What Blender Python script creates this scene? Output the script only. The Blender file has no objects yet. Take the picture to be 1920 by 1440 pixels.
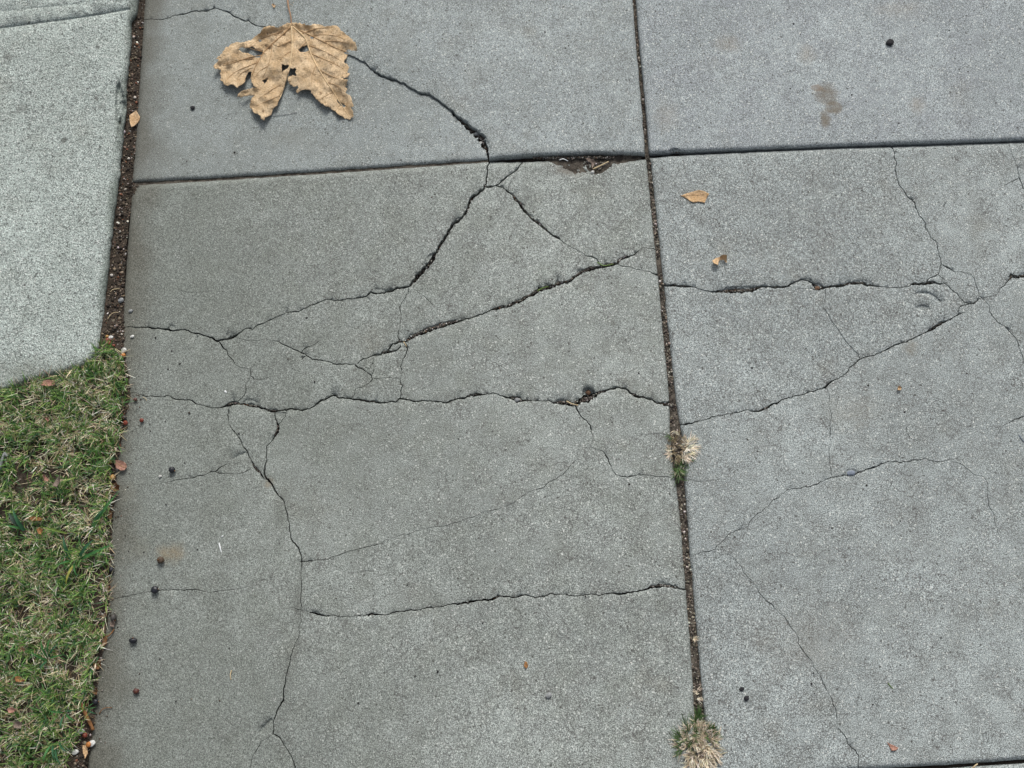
import bpy, bmesh, math, random
import numpy as np
from mathutils import Vector, noise as mnoise
from mathutils.geometry import delaunay_2d_cdt

SC = bpy.context.scene
COL = SC.collection
rad = math.radians

# ------------------------------------------------------------------ camera
TILT, CAM_H, FPX = rad(15.6), 1.61, 1900.0
cam_d = bpy.data.cameras.new('camera')
cam = bpy.data.objects.new('camera', cam_d)
COL.objects.link(cam)
cam_d.sensor_width = 36.0
cam_d.lens = 36.0 * FPX / 1920.0
cam_d.clip_start, cam_d.clip_end = 0.05, 300.0
cam.location = (0, 0, CAM_H)
cam.rotation_euler = (TILT, 0, 0)
SC.camera = cam

# ------------------------------------------------------------------ sky, sun, exposure
SUN_AZ, SUN_EL = rad(6), rad(43)          # azimuth from +Y towards +X
world = bpy.data.worlds.new('World')
SC.world = world
world.use_nodes = True
wn, wl = world.node_tree.nodes, world.node_tree.links
wn.clear()
w_out = wn.new('ShaderNodeOutputWorld')
w_bg = wn.new('ShaderNodeBackground')
w_sky = wn.new('ShaderNodeTexSky')
w_sky.sky_type = 'NISHITA'
w_sky.sun_disc = False
w_sky.sun_elevation = SUN_EL
w_sky.sun_rotation = SUN_AZ
w_sky.air_density, w_sky.dust_density, w_sky.ozone_density = 1.0, 4.0, 1.0
w_hsv = wn.new('ShaderNodeHueSaturation')      # thin overcast: greyer than a clear sky
w_hsv.inputs['Saturation'].default_value = 0.35
wl.new(w_sky.outputs[0], w_hsv.inputs['Color'])
wl.new(w_hsv.outputs[0], w_bg.inputs['Color'])
w_bg.inputs['Strength'].default_value = 0.085
wl.new(w_bg.outputs[0], w_out.inputs['Surface'])
sun_d = bpy.data.lights.new('sun', 'SUN')
sun_d.energy, sun_d.angle, sun_d.color = 1.5, rad(20), (1.0, 0.975, 0.94)
sun = bpy.data.objects.new('sun', sun_d)
COL.objects.link(sun)
sdir = Vector((math.sin(SUN_AZ) * math.cos(SUN_EL), math.cos(SUN_AZ) * math.cos(SUN_EL), math.sin(SUN_EL)))
sun.rotation_euler = (-sdir).to_track_quat('-Z', 'Y').to_euler()
sun.location = sdir * 5
SC.view_settings.view_transform = 'Standard'
SC.view_settings.look = 'None'
SC.view_settings.gamma = 1.0
SC.view_settings.use_curve_mapping = False
SC.view_settings.exposure = 0.50
SC.cycles.max_bounces, SC.cycles.diffuse_bounces, SC.cycles.glossy_bounces = 5, 3, 2

# ------------------------------------------------------------------ plan coordinates -> world
CT, ST = math.cos(TILT), math.sin(TILT)
def W(px, py, z=0.0):
    """Survey position (px, py) on the horizontal plane at height z, in metres."""
    dx, dy = (px - 960.0) / FPX, -(py - 720.0) / FPX
    wy, wz = dy * CT + ST, dy * ST - CT
    t = (CAM_H - z) / -wz
    return (t * dx, t * wy, z)

def Wn(P, z):
    dx, dy = (P[:, 0] - 960.0) / FPX, -(P[:, 1] - 720.0) / FPX
    wy, wz = dy * CT + ST, dy * ST - CT
    t = (CAM_H - z) / -wz
    return np.stack([t * dx, t * wy, np.broadcast_to(z, t.shape)], 1)

MM = 0.001
PXM = 0.00087            # metres per survey unit, about

# ------------------------------------------------------------------ materials
class Mat:
    def __init__(s, name):
        s.m = bpy.data.materials.new(name)
        s.m.use_nodes = True
        s.nt = s.m.node_tree
        s.nt.nodes.clear()
        s.out = s.n('ShaderNodeOutputMaterial')
        s.b = s.n('ShaderNodeBsdfPrincipled')
        s.l(s.b.outputs[0], s.out.inputs['Surface'])
        s.pos = s.n('ShaderNodeNewGeometry').outputs['Position']
    def n(s, t):
        return s.nt.nodes.new(t)
    def l(s, a, b):
        s.nt.links.new(a, b)
    def set(s, sock, v):
        if isinstance(v, bpy.types.NodeSocket):
            s.l(v, sock)
        elif isinstance(v, (int, float)) and sock.type == 'RGBA':
            sock.default_value = (v, v, v, 1)
        elif isinstance(v, tuple) and sock.type == 'RGBA':
            sock.default_value = (*v[:3], 1)
        else:
            sock.default_value = v
    def noise(s, scale, detail=2.0, rough=0.5, vec=None, dist=0.0):
        t = s.n('ShaderNodeTexNoise')
        t.inputs['Scale'].default_value = scale
        t.inputs['Detail'].default_value = detail
        t.inputs['Roughness'].default_value = rough
        t.inputs['Distortion'].default_value = dist
        s.l(vec or s.pos, t.inputs['Vector'])
        return t.outputs['Fac']
    def noisec(s, scale, detail=2.0, vec=None):
        t = s.n('ShaderNodeTexNoise')
        t.inputs['Scale'].default_value = scale
        t.inputs['Detail'].default_value = detail
        s.l(vec or s.pos, t.inputs['Vector'])
        return t.outputs['Color']
    def voro(s, scale, feature='F1', out='Distance', vec=None):
        t = s.n('ShaderNodeTexVoronoi')
        t.feature = feature
        t.inputs['Scale'].default_value = scale
        s.l(vec or s.pos, t.inputs['Vector'])
        return t.outputs[out]
    def ramp(s, fac, a, b, va=0.0, vb=1.0, smooth=True):
        t = s.n('ShaderNodeMapRange')
        t.interpolation_type = 'SMOOTHSTEP' if smooth else 'LINEAR'
        s.set(t.inputs['Value'], fac)
        t.inputs['From Min'].default_value, t.inputs['From Max'].default_value = a, b
        t.inputs['To Min'].default_value, t.inputs['To Max'].default_value = va, vb
        return t.outputs['Result']
    def math(s, op, a, b=0.0):
        t = s.n('ShaderNodeMath')
        t.operation = op
        s.set(t.inputs[0], a)
        s.set(t.inputs[1], b)
        return t.outputs[0]
    def mix(s, fac, a, b, mode='MIX'):
        t = s.n('ShaderNodeMix')
        t.data_type = 'RGBA'
        t.blend_type = mode
        s.set(t.inputs['Factor'], fac)
        s.set(t.inputs['A'], a) if False else s.set(t.inputs[6], a)
        s.set(t.inputs[7], b)
        return t.outputs[2]
    def grey(s, v):
        t = s.n('ShaderNodeCombineColor')
        for i in range(3):
            s.set(t.inputs[i], v)
        return t.outputs[0]
    def attr(s, name):
        t = s.n('ShaderNodeAttribute')
        t.attribute_name = name
        return t.outputs['Color']
    def bump(s, h, strength, dist, prev=None):
        t = s.n('ShaderNodeBump')
        t.inputs['Strength'].default_value = strength
        t.inputs['Distance'].default_value = dist
        s.l(h, t.inputs['Height'])
        if prev:
            s.l(prev, t.inputs['Normal'])
        return t.outputs[0]
    def finish(s, color, rough=0.8, normal=None, spec=0.3):
        s.set(s.b.inputs['Base Color'], color)
        s.set(s.b.inputs['Roughness'], rough)
        s.b.inputs['Specular IOR Level'].default_value = spec
        if normal:
            s.l(normal, s.b.inputs['Normal'])
        return s.m

def blob(M, px, py, r_m, soft=0.5, sx=1.0, sy=1.0, wob=0.35, nscale=60):
    """mask of a stain of its own outline, centred at a survey point"""
    x, y, _ = W(px, py)
    mp = M.n('ShaderNodeMapping')
    mp.inputs['Location'].default_value = (-x / (r_m * sx), -y / (r_m * sy), 0)
    mp.inputs['Scale'].default_value = (1 / (r_m * sx), 1 / (r_m * sy), 0)
    M.l(M.pos, mp.inputs['Vector'])
    ln = M.n('ShaderNodeVectorMath'); ln.operation = 'LENGTH'
    M.l(mp.outputs[0], ln.inputs[0])
    w = M.math('MULTIPLY', M.math('SUBTRACT', M.noise(nscale, 3), 0.5), wob * 4)
    return M.ramp(M.math('ADD', ln.outputs['Value'], w), 1.0, 1.0 - soft)

def concrete(name, base, warm, speck=1.0, stains=(), craze=1.0, soil_shade_line=None, coarse=0.0, shade_amt=0.5):
    M = Mat(name)
    big = M.noise(2.2, 2, 0.6)
    mid = M.noise(18, 3, 0.6)
    col = M.mix(M.ramp(big, 0.3, 0.7), tuple(c * 0.85 for c in base), tuple(c * 1.10 for c in base))
    col = M.mix(M.ramp(mid, 0.38, 0.70, 0, 0.8), col, warm)
    # faint brownish weathering
    st = M.math('MULTIPLY', M.ramp(M.noise(7, 4, 0.65), 0.55, 0.75), M.ramp(mid, 0.35, 0.7, 0.2, 1))
    col = M.mix(M.math('MULTIPLY', st, 0.35), col, (0.21, 0.195, 0.15))
    col = M.mix(1.0, col, M.grey(M.ramp(M.noise(55, 4, 0.68), 0.3, 0.7, 0.84, 1.16, False)), 'MULTIPLY')
    # sand grain: fine light and dark particles
    g1 = M.noise(640, 1, 0.7)
    g2 = M.noise(1100, 0, 0.5)
    col = M.mix(1.0, col, M.grey(M.ramp(g1, 0.28, 0.72, 1 - 0.68 * speck, 1 + 0.68 * speck, False)), 'MULTIPLY')
    col = M.mix(1.0, col, M.grey(M.ramp(g2, 0.25, 0.75, 1 - 0.5 * speck, 1 + 0.5 * speck, False)), 'MULTIPLY')
    vc = M.voro(560, 'F1', 'Color')
    sep = M.n('ShaderNodeSeparateColor'); M.l(vc, sep.inputs[0])
    col = M.mix(M.ramp(sep.outputs[0], 0.955, 0.98, 0, 0.8, False), col, (0.70, 0.72, 0.68))
    col = M.mix(M.ramp(sep.outputs[1], 0.91, 0.96, 0, 0.62, False), col, (0.085, 0.088, 0.08))
    vc2 = M.voro(190, 'F1', 'Color')
    sep2 = M.n('ShaderNodeSeparateColor'); M.l(vc2, sep2.inputs[0])
    vd2 = M.voro(190, 'F1', 'Distance')
    pit = M.math('MULTIPLY', M.ramp(sep2.outputs[0], 0.965, 0.97, 0, 1, False), M.ramp(vd2, 0.42, 0.25))
    col = M.mix(M.math('MULTIPLY', pit, 0.75), col, (0.05, 0.046, 0.04))
    h = M.math('ADD', g1, M.math('MULTIPLY', M.noise(230, 1), 0.8 + 0.9 * coarse))
    if coarse:
        cp = M.math('MULTIPLY', M.ramp(M.noise(230, 3, 0.7), 0.5, 0.30), M.ramp(M.noise(60, 2), 0.3, 0.6, 0.35, 1))
        col = M.mix(M.math('MULTIPLY', cp, 0.5), col, (0.12, 0.128, 0.115))
        lp = M.math('MULTIPLY', M.ramp(M.noise(110, 4, 0.72), 0.40, 0.30), 0.85)
        col = M.mix(lp, col, (0.07, 0.072, 0.062))
        h = M.math('SUBTRACT', h, M.math('MULTIPLY', lp, 3.0))
        cb = M.ramp(M.noise(420, 2, 0.6), 0.55, 0.72)
        col = M.mix(M.math('MULTIPLY', cb, 0.7), col, (0.80, 0.83, 0.79))
        h = M.math('SUBTRACT', h, M.math('MULTIPLY', cp, 1.6))
    # crazing: hair-fine shrinkage lines
    if craze:
        d = M.n('ShaderNodeVectorMath'); d.operation = 'MULTIPLY_ADD'
        M.l(M.noisec(90, 2), d.inputs[0]); d.inputs[1].default_value = (0.012,) * 3
        M.l(M.pos, d.inputs[2])
        for sc, wd, am in ((45, 0.020, 0.48), (185, 0.075, 0.36)):
            e = M.voro(sc, 'DISTANCE_TO_EDGE', 'Distance', d.outputs[0])
            ln = M.ramp(e, wd, 0.0, 0, 1, False)
            ln = M.math('MULTIPLY', ln, M.ramp(M.noise(9 + sc * 0.1, 1), 0.40, 0.60))
            col = M.mix(M.math('MULTIPLY', ln, am * 2 * craze), col, (0.09, 0.085, 0.08))
    for (px, py, r, soft, sx, sy, wob, ns, c, a) in stains:
        col = M.mix(M.math('MULTIPLY', M.math('MULTIPLY', blob(M, px, py, r, soft, sx, sy, wob, ns), M.ramp(M.noise(110, 2, 0.7), 0.3, 0.65, 0.55, 1.0)), a), col,
                    M.mix(1.0, c, M.grey(M.ramp(g1, 0.28, 0.72, 0.7, 1.3, False)), 'MULTIPLY'))
    if soil_shade_line:
        # broad shade falloff painted into the colour, then soil washed along the planting strip
        (x0, y0, _), (x1, y1, _) = W(*soil_shade_line[0]), W(*soil_shade_line[1])
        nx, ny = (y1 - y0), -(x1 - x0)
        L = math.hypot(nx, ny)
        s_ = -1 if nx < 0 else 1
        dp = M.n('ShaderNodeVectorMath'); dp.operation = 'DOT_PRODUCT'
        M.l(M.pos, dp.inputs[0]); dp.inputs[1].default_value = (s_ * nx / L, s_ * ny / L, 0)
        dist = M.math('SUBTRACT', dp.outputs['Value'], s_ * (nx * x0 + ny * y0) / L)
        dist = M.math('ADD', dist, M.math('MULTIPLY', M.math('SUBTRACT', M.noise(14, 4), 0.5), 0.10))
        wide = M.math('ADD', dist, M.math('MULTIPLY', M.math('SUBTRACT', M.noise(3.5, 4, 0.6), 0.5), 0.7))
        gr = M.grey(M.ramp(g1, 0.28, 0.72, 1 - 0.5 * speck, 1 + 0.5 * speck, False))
        col = M.mix(M.math('MULTIPLY', M.ramp(wide, 0.80, -0.05), shade_amt), col, M.mix(1.0, (0.152, 0.167, 0.144), gr, 'MULTIPLY'))
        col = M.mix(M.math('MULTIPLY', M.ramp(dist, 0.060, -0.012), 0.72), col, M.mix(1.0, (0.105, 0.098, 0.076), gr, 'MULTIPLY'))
    nrm = M.bump(h, 0.42 + 0.1 * coarse, 0.0011 + 0.0003 * coarse)
    return M.finish(col, 0.82, nrm, 0.28)

STAINS_B = (
    (1548, 180, 0.028, 0.65, 1.0, 1.0, 0.16, 70, (0.165, 0.14, 0.105), 0.85),
    (1546, 226, 0.016, 0.65, 0.8, 1.5, 0.12, 90, (0.165, 0.14, 0.105), 0.85),
    (1562, 204, 0.018, 0.35, 1.0, 0.9, 0.2, 90, (0.165, 0.14, 0.105), 0.8),
    (1530, 168, 0.010, 0.35, 1.2, 0.8, 0.2, 90, (0.24, 0.195, 0.15), 0.7),
    (1718, 200, 0.022, 0.9, 1.0, 1.2, 0.25, 70, (0.27, 0.225, 0.175), 0.45),
    (1365, 85, 0.035, 0.9, 1.0, 0.8, 0.25, 50, (0.29, 0.255, 0.20), 0.40),
    (1250, 220, 0.04, 0.9, 0.7, 1.2, 0.25, 40, (0.28, 0.25, 0.20), 0.35),
    (1510, 105, 0.03, 0.9, 0.8, 1.0, 0.25, 50, (0.30, 0.25, 0.18), 0.35),
    (1690, 20, 0.05, 0.9, 1.5, 0.6, 0.25, 40, (0.28, 0.245, 0.20), 0.3))
STAINS_C = (
    (320, 1038, 0.024, 0.9, 1.3, 1.0, 0.22, 60, (0.36, 0.26, 0.14), 0.85),
    (505, 904, 0.013, 0.8, 0.9, 1.0, 0.25, 90, (0.26, 0.20, 0.13), 0.65),
    (690, 640, 0.05, 0.9, 1, 1, 0.3, 40, (0.20, 0.19, 0.15), 0.3),
    (560, 1130, 0.016, 0.95, 0.9, 6.5, 0.12, 60, (0.115, 0.118, 0.105), 0.55),
    (538, 1270, 0.015, 0.95, 1.1, 4.5, 0.12, 60, (0.115, 0.118, 0.105), 0.5),
    (525, 950, 0.014, 0.95, 1.2, 3.5, 0.12, 60, (0.12, 0.12, 0.105), 0.4),
    (1065, 318, 0.03, 0.9, 1.4, 0.6, 0.2, 60, (0.12, 0.105, 0.085), 0.75),
    (362, 365, 0.006, 0.9, 1, 1, 0.3, 120, (0.10, 0.095, 0.08), 0.7), (1150, 606, 0.007, 0.9, 1.2, 1, 0.3, 120, (0.09, 0.085, 0.07), 0.65),
    (927, 1106, 0.006, 0.9, 1, 1.2, 0.3, 120, (0.10, 0.095, 0.085), 0.7), (764, 1097, 0.007, 0.9, 1.3, 0.8, 0.3, 120, (0.08, 0.08, 0.07), 0.7),
    (240, 925, 0.02, 0.9, 1, 1.2, 0.25, 60, (0.24, 0.20, 0.13), 0.45),
    (260, 1030, 0.03, 0.9, 1, 1, 0.25, 60, (0.22, 0.19, 0.13), 0.4))
STAINS_D = (
    (1707, 652, 0.020, 0.9, 1.0, 1.0, 0.25, 70, (0.19, 0.17, 0.13), 0.55),
    (1600, 770, 0.06, 0.9, 1.2, 0.8, 0.3, 40, (0.27, 0.25, 0.20), 0.25),
    (1500, 1200, 0.10, 0.9, 1.2, 0.8, 0.3, 30, (0.25, 0.235, 0.20), 0.25))
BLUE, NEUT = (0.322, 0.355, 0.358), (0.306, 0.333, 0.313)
STAINS_A = ((440, 287, 0.006, 0.9, 1, 1, 0.3, 120, (0.09, 0.085, 0.075), 0.75), (350, 303, 0.005, 0.9, 1, 1, 0.3, 120, (0.11, 0.10, 0.09), 0.6), (560, 260, 0.05, 0.9, 1.4, 0.8, 0.3, 40, (0.23, 0.235, 0.21), 0.4))
M_A = concrete('concrete_smooth_grey', (0.335, 0.370, 0.368), (0.285, 0.310, 0.30), 0.85, STAINS_A, 0.5, ((278, 0), (256, 345)), 0.0, 0.46)
M_B = concrete('concrete_bluish_grey', BLUE, (0.29, 0.315, 0.325), 0.95, STAINS_B, 0.4)
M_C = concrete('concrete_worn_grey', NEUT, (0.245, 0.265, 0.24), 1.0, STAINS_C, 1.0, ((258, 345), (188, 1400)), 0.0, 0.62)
M_D = concrete('concrete_worn_pale', (0.324, 0.357, 0.350), (0.268, 0.291, 0.280), 1.1, STAINS_D, 1.0)
M_DRIVE = concrete('concrete_exposed_rough', (0.375, 0.425, 0.395), (0.31, 0.35, 0.32), 1.15, (
    (60, 700, 0.045, 0.9, 3.0, 0.8, .3, 40, (0.16, 0.165, 0.13), .5), (216, 380, 0.016, 0.9, 0.9, 6, .12, 50, (0.11, 0.135, 0.11), .75), (201, 530, 0.015, 0.9, 0.9, 7, .12, 50, (0.11, 0.135, 0.11), .75), (236, 200, 0.018, 0.9, 0.9, 8, .12, 50, (0.10, 0.12, 0.10), .8), (252, 30, 0.018, 0.9, 0.9, 6, .12, 50, (0.10, 0.12, 0.10), .8),
    (45, 210, 0.016, 0.8, 1, 1, .3, 90, (0.08, 0.08, 0.07), .6), (125, 268, 0.008, 0.6, 1, 1, .3, 120, (0.06, 0.06, 0.05), .8),
    (20, 115, 0.012, 0.8, 1, 1, .3, 90, (0.08, 0.08, 0.07), .6), (188, 95, 0.006, 0.7, 1, 1, .3, 120, (0.07, 0.07, 0.06), .7),
    (185, 190, 0.006, 0.7, 1, 1, .3, 120, (0.07, 0.06, 0.05), .7), (195, 205, 0.01, 0.8, 1, 1, .3, 120, (0.1, 0.1, 0.09), .5)),
    0.0, None, 1.0)

def soil_mat(name, a, b):
    M = Mat(name)
    n1, n2 = M.noise(90, 5, 0.7), M.noise(650, 3, 0.7)
    col = M.mix(M.ramp(n1, 0.35, 0.65), a, b)
    col = M.mix(1.0, col, M.grey(M.ramp(n2, 0.3, 0.7, 0.45, 1.6, False)), 'MULTIPLY')
    return M.finish(col, 0.95, M.bump(M.math('ADD', n1, n2), 0.9, 0.002), 0.1)
M_SOIL = soil_mat('damp_soil', (0.042, 0.034, 0.026), (0.092, 0.074, 0.058))
M_SILT = soil_mat('silty_joint_soil', (0.055, 0.047, 0.039), (0.15, 0.132, 0.108))
M_DEEP = soil_mat('dark_soil', (0.030, 0.025, 0.021), (0.055, 0.045, 0.037))

def tint_mat(name, rough=0.7, spec=0.3, trans=0.0, nscale=400, var=0.25, bump=0.0):
    M = Mat(name)
    col = M.mix(1.0, M.attr('tint'), M.grey(M.ramp(M.noise(nscale, 3, 0.6), 0.3, 0.7, 1 - var, 1 + var, False)), 'MULTIPLY')
    nrm = M.bump(M.noise(nscale * 1.5, 3), 0.5, bump) if bump else None
    m = M.finish(col, rough, nrm, spec)
    if trans:
        tr = M.n('ShaderNodeBsdfTranslucent')
        M.l(col, tr.inputs['Color'])
        mx = M.n('ShaderNodeMixShader')
        mx.inputs[0].default_value = trans
        M.l(M.b.outputs[0], mx.inputs[1]); M.l(tr.outputs[0], mx.inputs[2])
        M.l(mx.outputs[0], M.out.inputs['Surface'])
    return m
M_BLADE = tint_mat('grass_blade', 0.6, 0.3, 0.25, 200, 0.3)
M_GRAIN = tint_mat('grit_grain', 0.8, 0.25, 0, 900, 0.3)

def leaf_mat(name, a, b, spot, scale=60, edge=None):
    M = Mat(name)
    n = M.noise(scale, 5, 0.65)
    col = M.mix(M.ramp(n, 0.32, 0.68), a, b)
    col = M.mix(M.math('MULTIPLY', M.ramp(M.noise(scale * 4.5, 4, 0.7), 0.54, 0.70), 0.8), col, spot)
    col = M.mix(1.0, col, M.grey(M.ramp(M.noise(scale * 11, 3), 0.3, 0.7, 0.85, 1.15, False)), 'MULTIPLY')
    dd = M.n('ShaderNodeVectorMath'); dd.operation = 'MULTIPLY_ADD'
    M.l(M.noisec(70, 3), dd.inputs[0]); dd.inputs[1].default_value = (0.008,) * 3
    M.l(M.pos, dd.inputs[2])
    net = M.ramp(M.voro(210, 'DISTANCE_TO_EDGE', 'Distance', dd.outputs[0]), 0.09, 0.0)
    col = M.mix(M.math('MULTIPLY', net, 0.22), col, spot)
    hh = M.math('ADD', M.noise(150, 4, 0.65), M.math('MULTIPLY', net, 0.35))
    m = M.finish(col, 0.72, M.bump(hh, 0.7, 0.0022), 0.25)
    tr = M.n('ShaderNodeBsdfTranslucent'); M.l(col, tr.inputs['Color'])
    mx = M.n('ShaderNodeMixShader'); mx.inputs[0].default_value = 0.12
    M.l(M.b.outputs[0], mx.inputs[1]); M.l(tr.outputs[0], mx.inputs[2]); M.l(mx.outputs[0], M.out.inputs['Surface'])
    return m
M_LEAF = leaf_mat('dry_sycamore_leaf', (0.78, 0.60, 0.385), (0.58, 0.405, 0.225), (0.22, 0.13, 0.065), 38)
M_LEAF_TAN = leaf_mat('dry_tan_leaf', (0.78, 0.56, 0.34), (0.62, 0.40, 0.20), (0.30, 0.16, 0.08), 90)
M_LEAF_PINK = leaf_mat('fallen_pink_leaf', (0.52, 0.30, 0.23), (0.42, 0.22, 0.16), (0.22, 0.08, 0.05), 110)
M_LEAF_BROWN = leaf_mat('fallen_brown_leaf', (0.30, 0.16, 0.075), (0.20, 0.10, 0.05), (0.08, 0.04, 0.02), 110)
M_LEAF_GREY = leaf_mat('withered_grey_leaf', (0.33, 0.27, 0.22), (0.24, 0.18, 0.15), (0.10, 0.07, 0.05), 110)
M_LEAF_ORANGE = leaf_mat('fallen_orange_leaf', (0.42, 0.22, 0.085), (0.33, 0.15, 0.06), (0.16, 0.07, 0.03), 110)
def plain(name, col, rough=0.6, spec=0.4, nscale=300, var=0.3, bump=0.0006):
    M = Mat(name)
    c = M.mix(1.0, col, M.grey(M.ramp(M.noise(nscale, 3, 0.6), 0.3, 0.7, 1 - var, 1 + var, False)), 'MULTIPLY')
    return M.finish(c, rough, M.bump(M.noise(nscale * 1.3, 3), 0.5, bump), spec)
M_VEIN = plain('leaf_vein', (0.42, 0.27, 0.14), 0.7, 0.2, 200, 0.15)
M_RIB = plain('leaf_midrib', (0.66, 0.50, 0.30), 0.7, 0.2, 200, 0.15)
M_STALK = plain('leaf_stalk', (0.36, 0.22, 0.13), 0.6, 0.3, 200, 0.2)
M_TWIG = plain('brown_twig', (0.22, 0.105, 0.042), 0.75, 0.25, 250, 0.35)
M_STRAW = plain('dry_straw', (0.55, 0.44, 0.27), 0.7, 0.3, 250, 0.2)
M_GREENBIT = plain('green_clipping', (0.13, 0.21, 0.05), 0.6, 0.3, 250, 0.2)
M_WHITE = plain('white_fleck', (0.78, 0.80, 0.80), 0.7, 0.3, 300, 0.1)
BERRY = {k: plain('berry_' + k, c, r, 0.5, 220, 0.3, 0.0009) for k, c, r in (
    ('black', (0.014, 0.015, 0.020), 0.42), ('brown', (0.075, 0.05, 0.03), 0.7), ('maroon', (0.085, 0.025, 0.018), 0.5),
    ('red', (0.22, 0.045, 0.025), 0.45), ('orange', (0.48, 0.18, 0.04), 0.5), ('tan', (0.38, 0.22, 0.07), 0.6), ('dusky', (0.055, 0.05, 0.045), 0.6))}
PEB = {k: plain('pebble_' + k, c, 0.75, 0.3, 500, 0.35, 0.0008) for k, c in (
    ('dark', (0.022, 0.022, 0.025)), ('grey', (0.26, 0.27, 0.27)), ('pale', (0.60, 0.60, 0.57)), ('brown', (0.13, 0.075, 0.045)), ('bluish', (0.20, 0.23, 0.28)))}

# ------------------------------------------------------------------ object helpers
def link(name, me, mats, parent=None, label=None, cat=None, group=None, kind=None):
    o = bpy.data.objects.new(name, me)
    COL.objects.link(o)
    if me is not None:
        for m in (mats if isinstance(mats, (list, tuple)) else [mats]):
            me.materials.append(m)
    if parent:
        o.parent = parent
    for k, v in (('label', label), ('category', cat), ('group', group), ('kind', kind)):
        if v:
            o[k] = v
    return o

def mesh(name, V, F, smooth=True):
    me = bpy.data.meshes.new(name)
    me.from_pydata([tuple(v) for v in V], [], F)
    if smooth:
        me.polygons.foreach_set('use_smooth', [True] * len(me.polygons))
    me.update()
    return me

def empty(name, loc, parent=None, **kw):
    o = link(name, None, [], parent, **kw)
    o.empty_display_size = 0.02
    o.location = loc
    return o

def lerp_table(tab, y):
    ys, xs = zip(*tab)
    return np.interp(y, ys, xs)

def subdiv(poly, rng, step=3.6, amp=0.22):
    """cut a polyline into short spans with fractal wobble; poly rows are (x, y, w)"""
    pts = [tuple(p) for p in poly]
    while True:
        out, done = [pts[0]], True
        for a, b in zip(pts, pts[1:]):
            L = math.hypot(b[0] - a[0], b[1] - a[1])
            if L > step * 1.5:
                done = False
                t = 0.5 + rng.uniform(-0.12, 0.12)
                o = rng.gauss(0, amp * 0.5) * min(L, 16) * 0.55
                nx, ny = -(b[1] - a[1]) / L, (b[0] - a[0]) / L
                out.append((a[0] + (b[0] - a[0]) * t + nx * o, a[1] + (b[1] - a[1]) * t + ny * o, a[2] + (b[2] - a[2]) * t))
            out.append(b)
        pts = out
        if done:
            return pts

def resample(poly, step, rng, jit, closed=True):
    out = []
    P = list(poly) + ([poly[0]] if closed else [])
    for a, b in zip(P, P[1:]):
        L = math.hypot(b[0] - a[0], b[1] - a[1])
        n = max(1, int(L / step))
        for i in range(n):
            t = i / n
            j = rng.gauss(0, jit) if i else 0
            nx, ny = -(b[1] - a[1]) / max(L, 1e-6), (b[0] - a[0]) / max(L, 1e-6)
            out.append((a[0] + (b[0] - a[0]) * t + nx * j, a[1] + (b[1] - a[1]) * t + ny * j))
    if not closed:
        out.append(P[-1])
    return out

def area(p):
    return 0.5 * sum(a[0] * b[1] - b[0] * a[1] for a, b in zip(p, p[1:] + p[:1]))

def inset(poly, d):
    """move a counter-clockwise outline inwards by d (poly positive area)"""
    n, out = len(poly), []
    for i in range(n):
        a, b, c = poly[i - 1], poly[i], poly[(i + 1) % n]
        e1, e2 = (b[0] - a[0], b[1] - a[1]), (c[0] - b[0], c[1] - b[1])
        l1, l2 = math.hypot(*e1) or 1, math.hypot(*e2) or 1
        nx, ny = -e1[1] / l1 - e2[1] / l2, e1[0] / l1 + e2[0] / l2
        L = math.hypot(nx, ny) or 1
        k = min(1.6, 2.0 / max(L, 0.6))
        out.append((b[0] + nx / L * d * k, b[1] + ny / L * d * k))
    return out

def seg_dist(P, S):
    """min distance of points P (n,2) to segments S (m,4); also index of nearest"""
    best = np.full(len(P), 1e9)
    idx = np.zeros(len(P), int)
    for c in range(0, len(S), 400):
        s = S[c:c + 400]
        d = s[:, 2:] - s[:, :2]
        dd = (d * d).sum(1) + 1e-12
        for r in range(0, len(P), 4000):
            q = P[r:r + 4000]
            rel = q[:, None, :] - s[None, :, :2]
            t = np.clip((rel * d[None]).sum(2) / dd[None], 0, 1)
            e = rel - t[..., None] * d[None]
            D = np.sqrt((e * e).sum(2))
            k = D.argmin(1)
            m = D[np.arange(len(q)), k]
            up = m < best[r:r + 4000]
            best[r:r + 4000][up] = m[up]
            idx[r:r + 4000][up] = k[up] + c
    return best, idx

def inside(P, poly):
    x, y = P[:, 0], P[:, 1]
    r = np.zeros(len(P), bool)
    q = np.array(poly)
    for (x0, y0), (x1, y1) in zip(q, np.roll(q, -1, 0)):
        c = ((y0 > y) != (y1 > y)) & (x < (x1 - x0) * (y - y0) / ((y1 - y0) or 1e-9) + x0)
        r ^= c
    return r

def segs(poly, closed=True):
    q = np.array([p[:2] for p in poly], float)
    return np.hstack([q, np.roll(q, -1, 0)]) if closed else np.hstack([q[:-1], q[1:]])

def smooth01(t):
    t = np.clip(t, 0, 1)
    return t * t * (3 - 2 * t)

def vnoise(P, s, seed=0.0, oct_=3):
    return np.array([mnoise.fractal((p[0] * s + seed, p[1] * s - seed, seed * 0.37), 1.0, 2.0, oct_) for p in P])

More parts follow.
